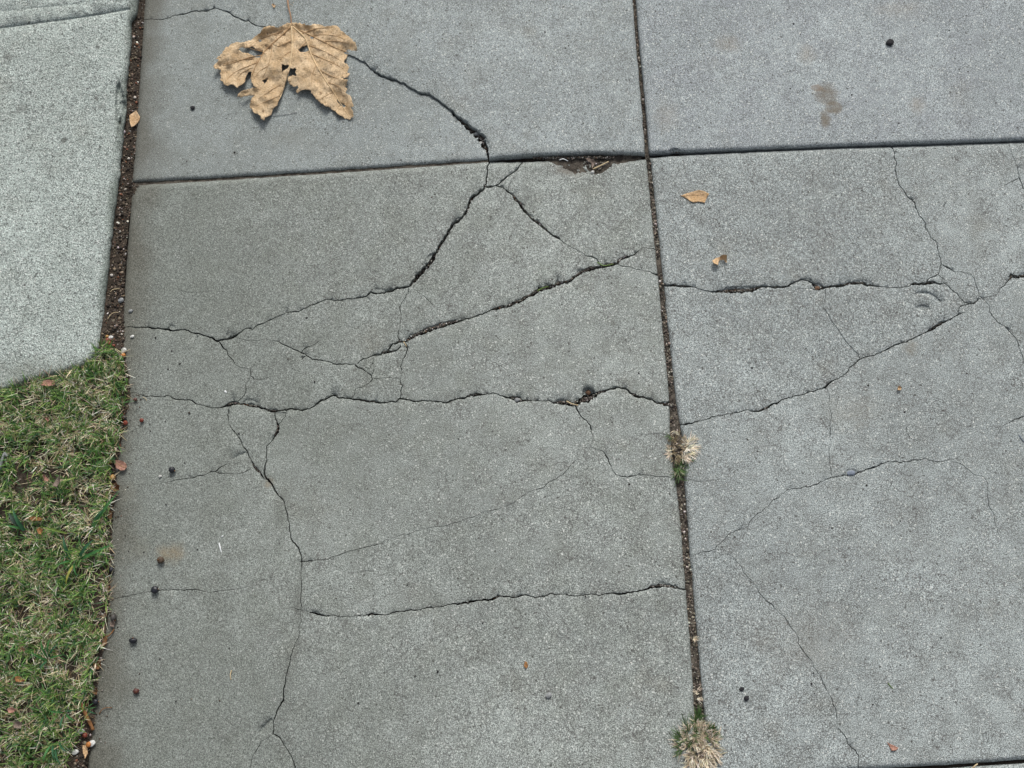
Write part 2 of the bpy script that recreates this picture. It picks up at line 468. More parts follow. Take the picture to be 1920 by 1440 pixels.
# ------------------------------------------------------------------ broken slabs
def make_slab(parent, mat, outline, cracks=(), spalls=(), grooves=(), holes=(), R=10.0, base_z=0.0, offs=(), seed=1,
              grid=16.0, wall=14 * MM, clip=None, piece='slab_piece', label=None, jit=0.35, slab_name='slab', und=0.5, edge_step=9.0):
    rng = random.Random(seed)
    if area(list(outline)) < 0:
        outline = list(outline)[::-1]
    out = resample(outline, edge_step, rng, jit)
    V, E, F, kind = [], [], [], []
    def add_loop(p, as_face=None):
        b = len(V)
        V.extend(p)
        n = len(p)
        if as_face is not None:
            F.append(list(range(b, b + n))); kind.append(as_face)
        else:
            E.extend((b + i, b + (i + 1) % n) for i in range(n))
    add_loop(out, 'slab')
    for d in (0.5, 1.3, 2.6, 4.4, 6.4, 8.4):
        if True:
            add_loop(inset(out, d * R / 8.0))
    wide, chips = [], []
    for cr in cracks:
        p = subdiv(cr, rng)
        Ls, Rs = [], []
        n = len(p)
        for i, (x, y, w) in enumerate(p):
            a, b = p[max(0, i - 1)], p[min(n - 1, i + 1)]
            dx, dy = b[0] - a[0], b[1] - a[1]
            L = math.hypot(dx, dy) or 1
            nx, ny = -dy / L, dx / L
            w = wfun(w)
            k = rng.uniform(0.75, 1.3) if w > 1.4 else rng.uniform(0.8, 1.2)
            fade = 0.5 + 0.5 * mnoise.noise((x * 0.045, y * 0.045, seed * 1.3)) * 2.2
            if w < 1.5:
                k *= min(1.2, max(0.5, 0.5 + fade))
            o = rng.gauss(0, 0.10) * w
            hw = 0.5 * w * k
            if i in (0, n - 1):
                hw *= 0.4
            Ls.append((x + nx * (hw + o), y + ny * (hw + o)))
            Rs.append((x - nx * (hw - o), y - ny * (hw - o)))
            if w > 1.5 and i + 1 < n:
                wide.append((x, y, p[i + 1][0], p[i + 1][1], hw))
        b = len(V)
        for l, r in zip(Ls, Rs):
            V.append(l); V.append(r)
        for i in range(n - 1):
            for t in ((0, 1, 2), (1, 3, 2)):
                idx = [b + 2 * i + k for k in t]
                ar = area([V[k] for k in idx])
                if abs(ar) > 1e-4:
                    F.append(idx if ar > 0 else idx[::-1]); kind.append('crack')
        # rim points beside open cracks
        for i in range(0, n):
            w = wfun(p[i][2])
            if w > 1.5:
                for s, e in ((1, Ls[i]), (-1, Rs[i])):
                    dx, dy = e[0] - p[i][0], e[1] - p[i][1]
                    L = math.hypot(dx, dy) or 1
                    V.append((e[0] + dx / L * rng.uniform(1.2, 2.4), e[1] + dy / L * rng.uniform(1.2, 2.4)))
        acc = rng.uniform(5, 15)
        for i in range(1, n - 1):
            w = wfun(p[i][2])
            acc -= math.hypot(p[i][0] - p[i - 1][0], p[i][1] - p[i - 1][1])
            if w > 1.3 and acc < 0:
                acc = rng.uniform(5, 20) if w > 2.0 else rng.uniform(12, 44)
                a_, b_ = p[i - 1], p[i + 1]
                dx, dy = b_[0] - a_[0], b_[1] - a_[1]
                L = math.hypot(dx, dy) or 1
                tx, ty = dx / L, dy / L
                sd = 1 if rng.random() < 0.5 else -1
                hl, dp = rng.uniform(2.5, 4.5 + 1.6 * min(w, 6)), rng.uniform(1.4, 2.2 + 0.8 * min(w, 6)) + w * 0.5
                poly = []
                for q_ in range(7):
                    t = -1 + 2 * q_ / 6
                    e = math.sqrt(max(0, 1 - t * t)) * dp * rng.uniform(0.75, 1.15)
                    poly.append((p[i][0] + tx * t * hl - ty * sd * e, p[i][1] + ty * t * hl + tx * sd * e))
                poly.append((p[i][0] + ty * sd * w * 0.4, p[i][1] - tx * sd * w * 0.4))
                chips.append((poly, rng.uniform(0.8, 1.4 + 0.22 * min(w, 6)), 1.5))
    spalls = list(spalls) + chips
    for h in holes:
        p = resample(h, 2.5, rng, 0.5)
        if area(p) < 0:
            p = p[::-1]
        add_loop(p, 'crack')
    sp_polys = []
    for (poly, depth, ins) in spalls:
        p = resample(poly, 3.0, rng, 0.45)
        if area(p) < 0:
            p = p[::-1]
        sp_polys.append((p, depth, ins))
        add_loop(p)
        add_loop(inset(p, min(ins, 1.2)))
        q = np.array(p)
        lo, hi = q.min(0), q.max(0)
        c = np.array([(rng.uniform(lo[0], hi[0]), rng.uniform(lo[1], hi[1])) for _ in range(int((hi - lo).prod() / 5) + 6)])
        V.extend(map(tuple, c[inside(c, p)]))
    for (gp, w, depth) in grooves:
        pts = [(x, y, w) for x, y in resample(gp, 5.0, rng, 0.4, closed=False)]
        for o in (-1, -0.4, 0, 0.4, 1):
            b = len(V)
            for i, (x, y, _) in enumerate(pts):
                a_, b_ = pts[max(0, i - 1)], pts[min(len(pts) - 1, i + 1)]
                dx, dy = b_[0] - a_[0], b_[1] - a_[1]
                L = math.hypot(dx, dy) or 1
                V.append((x - dy / L * o * w, y + dx / L * o * w))
            E.extend((b + i, b + i + 1) for i in range(len(pts) - 1))
    q = np.array(out)
    lo, hi = q.min(0), q.max(0)
    gx = np.arange(lo[0], hi[0], grid); gy = np.arange(lo[1], hi[1], grid)
    G = np.stack(np.meshgrid(gx, gy), -1).reshape(-1, 2)
    G += np.array([(rng.uniform(-.35, .35) * grid, rng.uniform(-.35, .35) * grid) for _ in range(len(G))])
    G = G[inside(G, inset(out, R * 1.4))]
    V.extend(map(tuple, G))
    vo, _e, fo, _ov, _oe, of = delaunay_2d_cdt([Vector(v) for v in V], E, F, 0, 1e-4, True)
    isslab = [k == 'slab' for k in kind]
    keep = [f for f, o in zip(fo, of) if any(isslab[k] for k in o) and not any(not isslab[k] for k in o)]
    P = np.array([tuple(v) for v in vo])
    # ---- height
    z = np.zeros(len(P))
    d, _ = seg_dist(P, segs(out))
    dm = np.clip(R - d, 0, R)
    z -= (R - np.sqrt(np.maximum(R * R - dm * dm, 0))) * PXM
    if wide:
        wv = np.array(wide)
        dc, ix = seg_dist(P, wv[:, :4])
        hw = wv[ix, 4]
        z -= np.clip(1 - (dc - hw) / 2.4, 0, 1) * np.minimum(0.9, 0.30 * hw + 0.12) * MM
    for (p, depth, ins) in sp_polys:
        m = inside(P, p)
        if m.any():
            dd, _ = seg_dist(P[m], segs(p))
            z[m] -= smooth01(dd / ins) * depth * MM * (1 + 0.35 * vnoise(P[m], 0.11, 3.0))
    for (gp, w, depth) in grooves:
        dd, _ = seg_dist(P, segs(gp, False))
        z -= np.clip(1 - dd / w, 0, 1) ** 0.7 * depth * MM
    z += vnoise(P, 0.011, seed * 7.3, 3) * und * MM
    # ---- components
    par = list(range(len(keep)))
    def find(a):
        while par[a] != a:
            par[a] = par[par[a]]; a = par[a]
        return a
    ed = {}
    for i, f in enumerate(keep):
        for a, b in zip(f, f[1:] + f[:1]):
            ed.setdefault((min(a, b), max(a, b)), []).append(i)
    for l in ed.values():
        for k in l[1:]:
            ra, rb = find(l[0]), find(k)
            if ra != rb:
                par[rb] = ra
    comps = {}
    for i in range(len(keep)):
        comps.setdefault(find(i), []).append(i)
    root = empty(slab_name, Vector(W(*np.array(out).mean(0))) - parent.location, parent)
    if label:
        root['label'] = label
    rl = root.location + parent.location
    cl = sorted(comps.values(), key=lambda c: -len(c))
    cent = [np.array([P[list(keep[i])].mean(0) for i in c]) for c in cl]
    def tri_area(c):
        return sum(abs(area([tuple(P[k]) for k in keep[i]])) for i in c)
    fn = {}
    for (sx, sy, f) in offs:
        k = min(range(len(cl)), key=lambda j: ((cent[j] - (sx, sy)) ** 2).sum(1).min())
        fn[k] = f
    n_made = 0
    for k, c in enumerate(cl):
        ar = tri_area(c)
        if ar < 5:
            continue
        used = sorted({v for i in c for v in keep[i]})
        mp = {v: j for j, v in enumerate(used)}
        zz = z[used] + base_z
        f = fn.get(k)
        if f is not None:
            zz = zz + (f(P[used, 0], P[used, 1]) if callable(f) else f) * MM
        elif k > 0:
            zz = zz + rng.uniform(-0.7, 0.3) * MM
        X = Wn(P[used], zz) - np.array(rl)
        top = []
        for i in c:
            t = [mp[v] for v in keep[i]]
            a3 = area([tuple(P[v]) for v in keep[i]])
            top.append(t[::-1] if a3 > 0 else t)       # survey y runs downwards
        bed = []
        for i in c:
            t = keep[i]
            for a, b in zip(t, t[1:] + t[:1]):
                l = ed[(min(a, b), max(a, b))]
                if len(l) == 1:
                    a3 = area([tuple(P[v]) for v in t])
                    bed.append((mp[a], mp[b]) if a3 > 0 else (mp[b], mp[a]))
        Vx = [tuple(v) for v in X]
        wf = []
        wm = {}
        for a, b in bed:
            for v in (a, b):
                if v not in wm:
                    wm[v] = len(Vx)
                    x, y, zt = X[v]
                    Vx.append((x, y, zt)); Vx.append((x, y, zt - wall))
            wf.append((wm[a], wm[b], wm[b] + 1, wm[a] + 1))
        me = bpy.data.meshes.new(piece)
        me.from_pydata(Vx, [], top + wf)
        me.polygons.foreach_set('use_smooth', [True] * len(top) + [False] * len(wf))
        me.update()
        link(piece, me, mat, root)
        n_made += 1
    return root
def wfun(w):
    return w * float(np.interp(w, (0.7, 1.5, 2.5, 4, 7), (0.68, 0.84, 0.92, 0.98, 1.0)))

# ------------------------------------------------------------------ the setting: ground, pavement, driveway
gm = mesh('ground', [(-40, -40, -0.0115), (40, -40, -0.0115), (40, 40, -0.0115), (-40, 40, -0.0115)], [(0, 1, 2, 3)], False)
link('ground', gm, M_DEEP, kind='structure', label='dark bare earth beneath the pavement slabs')

# edges of the joint that runs away from the viewer: (y, x left slab ends, x right slab begins)
VC = [(-900, 1098, 1104), (-100, 1175, 1181), (0, 1186, 1192), (100, 1194, 1200), (200, 1203, 1210), (292, 1210, 1217), (305, 1213, 1220),
      (440, 1226, 1234), (500, 1232, 1240), (540, 1236, 1245), (600, 1241, 1250), (650, 1246, 1256), (700, 1251, 1261),
      (757, 1256, 1267), (775, 1256, 1270), (800, 1256, 1275), (820, 1257, 1279), (880, 1263, 1282), (910, 1268, 1283),
      (960, 1274, 1287), (1000, 1278, 1290), (1060, 1282, 1294), (1080, 1284, 1297), (1130, 1288, 1301), (1200, 1294, 1307),
      (1280, 1299, 1314), (1330, 1302, 1319), (1440, 1311, 1329), (1470, 1313, 1331), (2300, 1376, 1396)]
def vcl(y): return float(np.interp(y, [r[0] for r in VC], [r[1] for r in VC]))
def vcr(y): return float(np.interp(y, [r[0] for r in VC], [r[2] for r in VC]))
def edge_l(y0, y1): return [(r[1], r[0]) for r in VC if y0 < r[0] < y1]
def edge_r(y0, y1): return [(r[2], r[0]) for r in VC if y0 < r[0] < y1]
def slab_left(y): return float(np.interp(y, (-900, 0, 345, 700, 1400, 2300), (330, 272, 249, 222, 166, 92)))
def right_end(y): return 2170 + 0.125 * (y - 292)

pavement = empty('pavement', (0, 0.4, 0), kind='structure', label='worn grey concrete pavement of large tooled slabs with cracks')

def P2(s, w=None):
    """'x,y,w x,y,w ...' -> rows"""
    rows = []
    for t in s.split():
        v = [float(a) for a in t.split(',')]
        rows.append(tuple(v) if len(v) == 3 else (v[0], v[1], w))
    return rows

# ---- slab A (far left)
HA = [(247, 343), (400, 335), (600, 322.5), (750, 312), (915, 301), (940, 296.5), (1000, 292.5), (1100, 288.5)]
outA = [(slab_left(-850), -850)] + [(slab_left(y), y) for y in (-400, 0, 100, 200, 300)] + HA + [(vcl(290), 290)] + edge_l(-850, 285)[::-1] + [(vcl(-850), -850)]
cracksA = [P2('250,38,1.6 276,36,1.7 306,37,1.8 318,33,2 345,27,2.2 362,21,2.6 388,21,2.3 402,15,2.3 415,18,2.5 432,25,2.5 450,35,2.5 475,45,2.2 500,50,2 560,70,1.6 620,90,1.6 655,103,1.8 680,115,2.2 700,132,3 715,142,4.5 738,150,5 760,157,3.2 785,173,3.6 800,177,5 815,184,4 837,200,4.5 850,211,5 862,223,7 878,239,10 892,250,13 903,260,14 909,272,11 914,285,5 917,300,3 917,312,2.4')]
def offA(x, y):
    return 5.5 * smooth01((x - 330) / 560)
slabA = make_slab(pavement, M_A, outA, cracksA, offs=((900, 100, offA), (500, 250, 0)), seed=11)

# ---- slab B (far right)
HB = [(1300, 285), (1450, 279.5), (1600, 273.5), (1750, 269), (1920, 263), (2100, 257)]
outB = [(vcr(-850), -850)] + edge_r(-850, 280) + [(vcr(289), 289)] + HB + [(right_end(255), 255), (right_end(-850), -850)]
slabB = make_slab(pavement, M_B, outB, (), spalls=[([(1252, 292), (1256, 279), (1264, 276), (1274, 279), (1279, 292)], 4.0, 4)],
                  offs=((1600, 100, 5.0),), seed=12)

# ---- slab C (near left, badly cracked)
HCtop = [(249, 347.5), (400, 338.5), (600, 326), (750, 315.5), (915, 304), (978, 304), (1028, 302), (1100, 300), (1150, 299)]
YC = 1500
outC = HCtop + [(vcl(299), 299)] + edge_l(303, 1462) + [(vcl(1464), 1464), (166 - 8, 1527)] + [(slab_left(y), y) for y in (1400, 1250, 1100, 950, 800, 650, 500, 420)]
CR_C = [
 '917,296,2.4 917,306,2.4 913,315,2.6 914,327,2.6 911,345,3 907,355,4.5 895,364,5.5 886,370,6.5 880,380,5.2 875,395,4.6 867,408,4.6 852,417,5.4 842,432,5 826,457,4.8 819,472,5.5 811,485,7 800,500,7.5 785,515,8 776,527,6.5 767,537,4 750,540,3.4 740,542,4.8 720,550,2.8 702,550,3.4 695,547,4 687,555,2.6 665,560,2 647,562,2 627,564,1.9 610,561,1.9 575,577,1.8 560,584,1.7 537,586,1.7 507,600,1.7 495,605,1.7 480,611,1.8 474,618,1.8 461,615,2 447,625,2.6 437,632,4.5 425,636,3.4 407,639,4 390,631,2.5 375,626,2.3 360,624,2.1 350,619,2.1 330,619,2.3 317,618,4 300,616,2.7 285,616,3 262,614,1.7 245,612,1.7 220,613,1.7',
 '909,350,5 921,350,4 927,348,2.4 937,350,2.2 942,351,2.2 950,357,3.4 960,365,2.6 966,374,5 975,381,5.4 980,390,4.4 987,398,4.2 997,410,3.4 1007,417,5 1020,427,4.4 1035,440,3.2 1045,445,5.5 1051,450,1.4 1067,460,1 1085,471,1.2 1100,480,1.4 1110,481,2.6 1119,485,2.4 1124,495,2.8',
 '981,298,2.4 979,306,2.4 972,315,2.8 960,325,2.2 945,336,3.6 935,345,2.6 927,349,2',
 '411,640,3 420,654,2 425,656,2.2 427,664,1.5 437,675,1.4 441,684,1.1 452,689,1.1 470,690,1 471,705,1.4 477,711,1.4 492,712,1 505,707,.7',
 '471,705,1 461,720,.9 461,730,1.7 459,739,1.3 447,752,1.8',
 '437,632,1.1 460,637,1 485,639,1.1 497,634,1.1 505,638,1.1 522,640,1.4 535,647,2.1 550,655,2.2 565,661,2.4 575,666,2.2 585,674,2 597,675,2.4 612,677,1.6 630,683,2.3 650,682,1.9 665,682,1.6 672,690,3 680,692,2.2 687,697,1.4 696,704,1.9 699,711,1.5 692,719,1.1 682,724,1 667,729,1.1 665,740,1.3 658,749,1.2',
 '565,662,1.6 569,655,1.7 582,649,1.6 599,639,1.3', '575,666,2 568,671,1.6 565,675,1',
 '767,536,1.2 765,550,1.2 755,565,1.2 749,577,1.4 752,595,1.4 749,615,1.4 746,630,1.7 750,643,3',
 '780,543,1 797,557,1.3 811,573,1',
 '735,644,3 750,641,4.5 762,640,4 772,632,6.5 785,626,7.5 797,621,7.5 812,616,6.5 830,611,6.5 845,605,6.5 859,602,4 875,597,2.3 895,592,2.8 909,587,2.3 920,581,2.8 935,577,5.2 950,574,5.4 962,569,5.4 975,565,6.4 990,555,5.4 1005,546,7.5 1020,541,9 1035,536,6.5 1050,531,6.4 1070,525,5.4 1080,517,5.2 1092,510,5.4 1105,504,8 1117,501,5.4 1132,499,5.4 1145,496,5.2 1157,494,4.4 1162,487,5 1172,482,5.2 1182,480,3.2 1190,477,2.2 1200,467,1.1 1210,464,1.2 1225,466,1.5 1240,469,1.2',
 '1155,494,2.2 1167,499,1.7 1185,501,1 1202,507,1.6 1220,510,1.6 1232,515,3.4 1242,517,3',
 '908,586,1.3 918,577,1.3 925,575,1.4 935,577,1.6',
 '750,645,2.4 751,650,2.4 745,656,2.8 735,659,2.8 727,659,5 717,662,3.8 707,666,3.2 700,667,2.2 687,672,1.7 675,676,1.7 670,683,1.5',
 '727,658,3 730,653,3 737,645,2.4',
 '757,641,3 762,647,3.4 764,653,2.2 761,665,1.8 755,675,1.4 751,687,1.7 754,700,1.4 750,712,1.4 755,722,2 751,732,1.4 751,749,2.2',
 '751,711,1.1 735,709,1.2 720,708,1.2 699,711,1.3', '702,686,1.2 701,695,1.1 696,704,1.1', '700,668,1 701,678,1 694,690,.9 681,692,1',
 '215,735,1.4 245,737,1.4 260,739,1.4 275,743,1.7 292,743,1.8 310,743,1.8 322,746,2 335,749,2 350,750,2.6 360,751,2.4 375,758,1.7 392,764,1.7 415,764,2.2 425,760,5 437,756,6.2 447,757,3.6 465,761,4.2 485,762,3.2 490,766,3.2 500,768,3.2 512,771,4.8 522,770,3.2 537,769,3.2 547,766,2.8 562,769,2.8 580,767,2.3 592,759,2.8 600,752,3.8 615,746,3.2 625,741,2.8 635,746,2.8 657,747,2.8 680,751,3.8 705,754,3.8 727,755,2.3 742,754,2.3 751,747,3.2 762,749,2.8 777,753,2.8 792,751,2.3 812,752,2.3 837,755,2.8 850,750,2.8 860,747,3.2 872,746,3.2 882,741,4.4 897,739,5.4 910,739,2 925,737,2 940,742,2.2 957,745,4.4 970,749,9 980,751,3.2 1000,750,2.2 1017,752,2.2 1027,750,2.2 1037,755,2.8 1047,755,5.4 1060,755,6.4 1072,758,5.4 1082,753,9 1095,748,12 1107,747,10 1117,740,7 1130,734,4.4 1145,729,3.2 1160,726,3.2 1172,729,3.2 1182,737,3.4 1190,741,5.4 1200,744,4.8 1210,746,3.2 1222,749,3.2 1232,756,3.4 1242,756,4.4 1250,758,7 1266,761,7',
 '1079,760,2.6 1081,765,2.6 1087,777,2 1100,789,2 1107,797,2.2 1109,812,1.7 1112,821,1.4 1109,837,.8 1120,842,1 1132,847,1.2 1137,857,2.6 1147,875,1.6 1155,890,1.7 1167,893,1.7 1180,894,2.2 1192,892,1.7 1212,891,1.5 1232,894,1.5 1252,894,1.2 1275,894,1.2',
 '1109,837,.8 1096,839,.8 1082,844,.8 1084,860,.9 1070,872,.9 1065,880,1 1050,892,1.4 1025,907,1.3 1020,915,1.5 1000,919,1.5 985,926,1.4 970,936,1.4 960,944,1.3 930,955,1.1 900,962,1.1 870,975,1 840,985,1 800,990,1 770,1000,1.1 745,1005,1.1 715,1018,1.3 684,1027,1.3 660,1032,1.4 635,1041,1.3 614,1049,1.3 593,1050,1.3 562,1053,2',
 '430,764,1.7 427,780,2 429,795,1.4 437,807,1.6 445,816,2.2 452,827,1.7 461,842,2.2 465,850,2.2 472,865,1.2 475,872,3.2 482,881,5 490,890,3.8 495,897,3',
 '515,771,2.2 519,790,2.2 521,800,6 519,810,6 516,817,4 510,827,1.7 500,836,2 500,850,2 500,865,1.7 497,880,3 496,892,3 505,901,4 512,912,2.7 522,929,2.2 534,945,2 537,960,1.8 541,977,1.8 545,1005,2 550,1017,2.4 560,1027,2.4 565,1042,2 566,1052,2 565,1070,1.4 565,1098,1.4 564,1122,1.4 563,1153,1.4 561,1183,1.4 556,1202,1.4 547,1226,1.5 538,1260,1.7 533,1287,2.2 530,1315,3.2 519,1333,2.2 513,1360,1.8 512,1376,2.7 525,1383,2.3 535,1400,1.8 545,1415,1.8 553,1437,2.4 558,1470,2.2 566,1530,2',
 '537,769,1.6 535,782,1.4 527,792,1.6 521,797,2',
 '275,911,.9 312,904,1 332,899,1.2 350,897,1.4 370,892,1.8 387,889,1.4 400,884,1.6 412,877,1.8 421,872,1.8 436,866,1.2',
 '402,884,1.3 412,887,1.6 440,889,1.3 457,886,1.5 472,877,1.1',
 '513,1377,.9 489,1389,1.3 483,1403,1.5 475,1415,1.3 470,1437,1.1 462,1470,1.1',
 '544,1139,1.1 562,1143,1.4 580,1148,1.7 593,1150,4 605,1154,2.2 623,1153,1.4 642,1156,1.4 666,1154,1.5 687,1153,1.7 694,1152,5 701,1152,3.2 727,1152,1.7 742,1147,2 761,1145,2.2 782,1144,2.2 797,1140,1.8 822,1138,1.8 843,1133,2 862,1132,3.2 880,1129,4.4 898,1126,2.3 926,1122,4.6 941,1118,2.8 975,1117,2.3 1020,1118,2 1036,1113,2 1063,1115,1.8 1075,1118,1.8 1103,1115,2 1124,1117,1.8 1146,1112,2.4 1161,1114,3.2 1185,1110,2.4 1204,1107,2.4 1219,1101,4.4 1234,1098,6 1253,1099,5.4 1271,1102,3.2 1292,1105,2.2',
 '810,1079,.9 807,1095,1.1 816,1116,1 816,1128,1.3 830,1134,1',
 '190,1126,1.1 212,1124,1.2 229,1120,1.2 250,1115,1.2 271,1112,1.2 300,1107,2 321,1106,1.6 350,1105,1.6 371,1106,1.4 381,1109,1.3 400,1110,1.1 430,1106,1 455,1102,.9 475,1096,.9 500,1085,.8',
 '700,600,.7 668,616,.8 640,605,.7', '960,330,.7 930,420,.7', '745,330,.7 738,355,.9 722,380,.7',
 '1190,813,.9 1213,815,.8 1233,812,.9 1265,814,1', '645,500,.7 660,512,.8 690,505,.7 722,520,.7',
 '620,1060,.7 660,1075,.8 700,1070,.7', '330,540,.7 352,548,.8 380,545,.7',
]
cracksC = [P2(s) for s in CR_C]
spallsC = [
 ([(1026, 304), (1043, 317), (1062, 328), (1079, 335), (1094, 333), (1113, 330), (1132, 324), (1150, 318), (1175, 310), (1200, 303), (1205, 280), (1026, 280)], 7.5, 10),
 ([(1090, 743), (1091, 732), (1096, 726), (1107, 726), (1115, 731), (1116, 738), (1110, 746)], 8.0, 2.2),
 ([(435, 861), (444, 852), (461, 845), (465, 850), (457, 854), (440, 862)], 2.6, 2.5),
 ([(509, 1345), (513, 1351), (500, 1367), (490, 1375), (484, 1373), (490, 1361)], 3.0, 2),
 ([(417, 764), (426, 756), (438, 751), (447, 752), (449, 758), (430, 764)], 3.0, 2),
 ([(452, 755), (462, 747), (475, 748), (486, 753), (486, 762), (465, 762)], 1.8, 2),
 ([(1037, 756), (1045, 748), (1058, 747), (1070, 752), (1074, 758), (1050, 761)], 3.5, 2.2),
 ([(420, 636), (424, 624), (432, 622), (443, 626), (436, 636)], 1.6, 2),
 ([(312, 618), (318, 608), (328, 610), (330, 618)], 1.6, 2),
 ([(515, 772), (522, 785), (530, 786), (537, 772)], 1.4, 2),
 ([(963, 742), (976, 743), (980, 754), (966, 756)], 4, 2),
 ([(772, 634), (800, 612), (835, 602), (856, 598), (860, 604), (835, 612), (800, 622)], 2.2, 3),
 ([(699, 548), (702, 540), (712, 539), (722, 543), (735, 541), (736, 546), (718, 552)], 1.5, 2),
 ([(263, 352), (257, 363), (246, 372), (240, 340), (258, 340)], 5, 4),
 ([(496, 895), (488, 899), (500, 914), (512, 916), (508, 903)], 1.6, 3),
 ([(777, 535), (796, 512), (812, 494), (818, 492), (800, 518), (785, 534)], 1.8, 3),
 ([(1262, 762), (1246, 760), (1250, 752), (1262, 750)], 4, 3)]
holesC = [[(1097, 296), (1100, 315), (1106, 322), (1116, 328), (1127, 325), (1141, 316), (1150, 304), (1150, 292), (1097, 292)]]
def tiltL(x, y):      # corner block by the lawn has sunk along its curved break
    sx = np.interp(y, (890, 960, 1030, 1060, 1180, 1260, 1320, 1380, 1500), (497, 537, 560, 566, 561, 538, 527, 513, 562))
    return -1.0 * smooth01((x - 330) / 200) - 2.0 * smooth01((x - sx + 38) / 36) - 0.2
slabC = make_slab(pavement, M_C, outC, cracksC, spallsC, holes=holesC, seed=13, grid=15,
                  offs=((800, 900, 0.0), (400, 1200, tiltL), (900, 1300, -0.5), (500, 450, 0.6), (1000, 400, -0.8), (1100, 620, 0.1), (350, 690, -0.5), (470, 810, -0.5)))

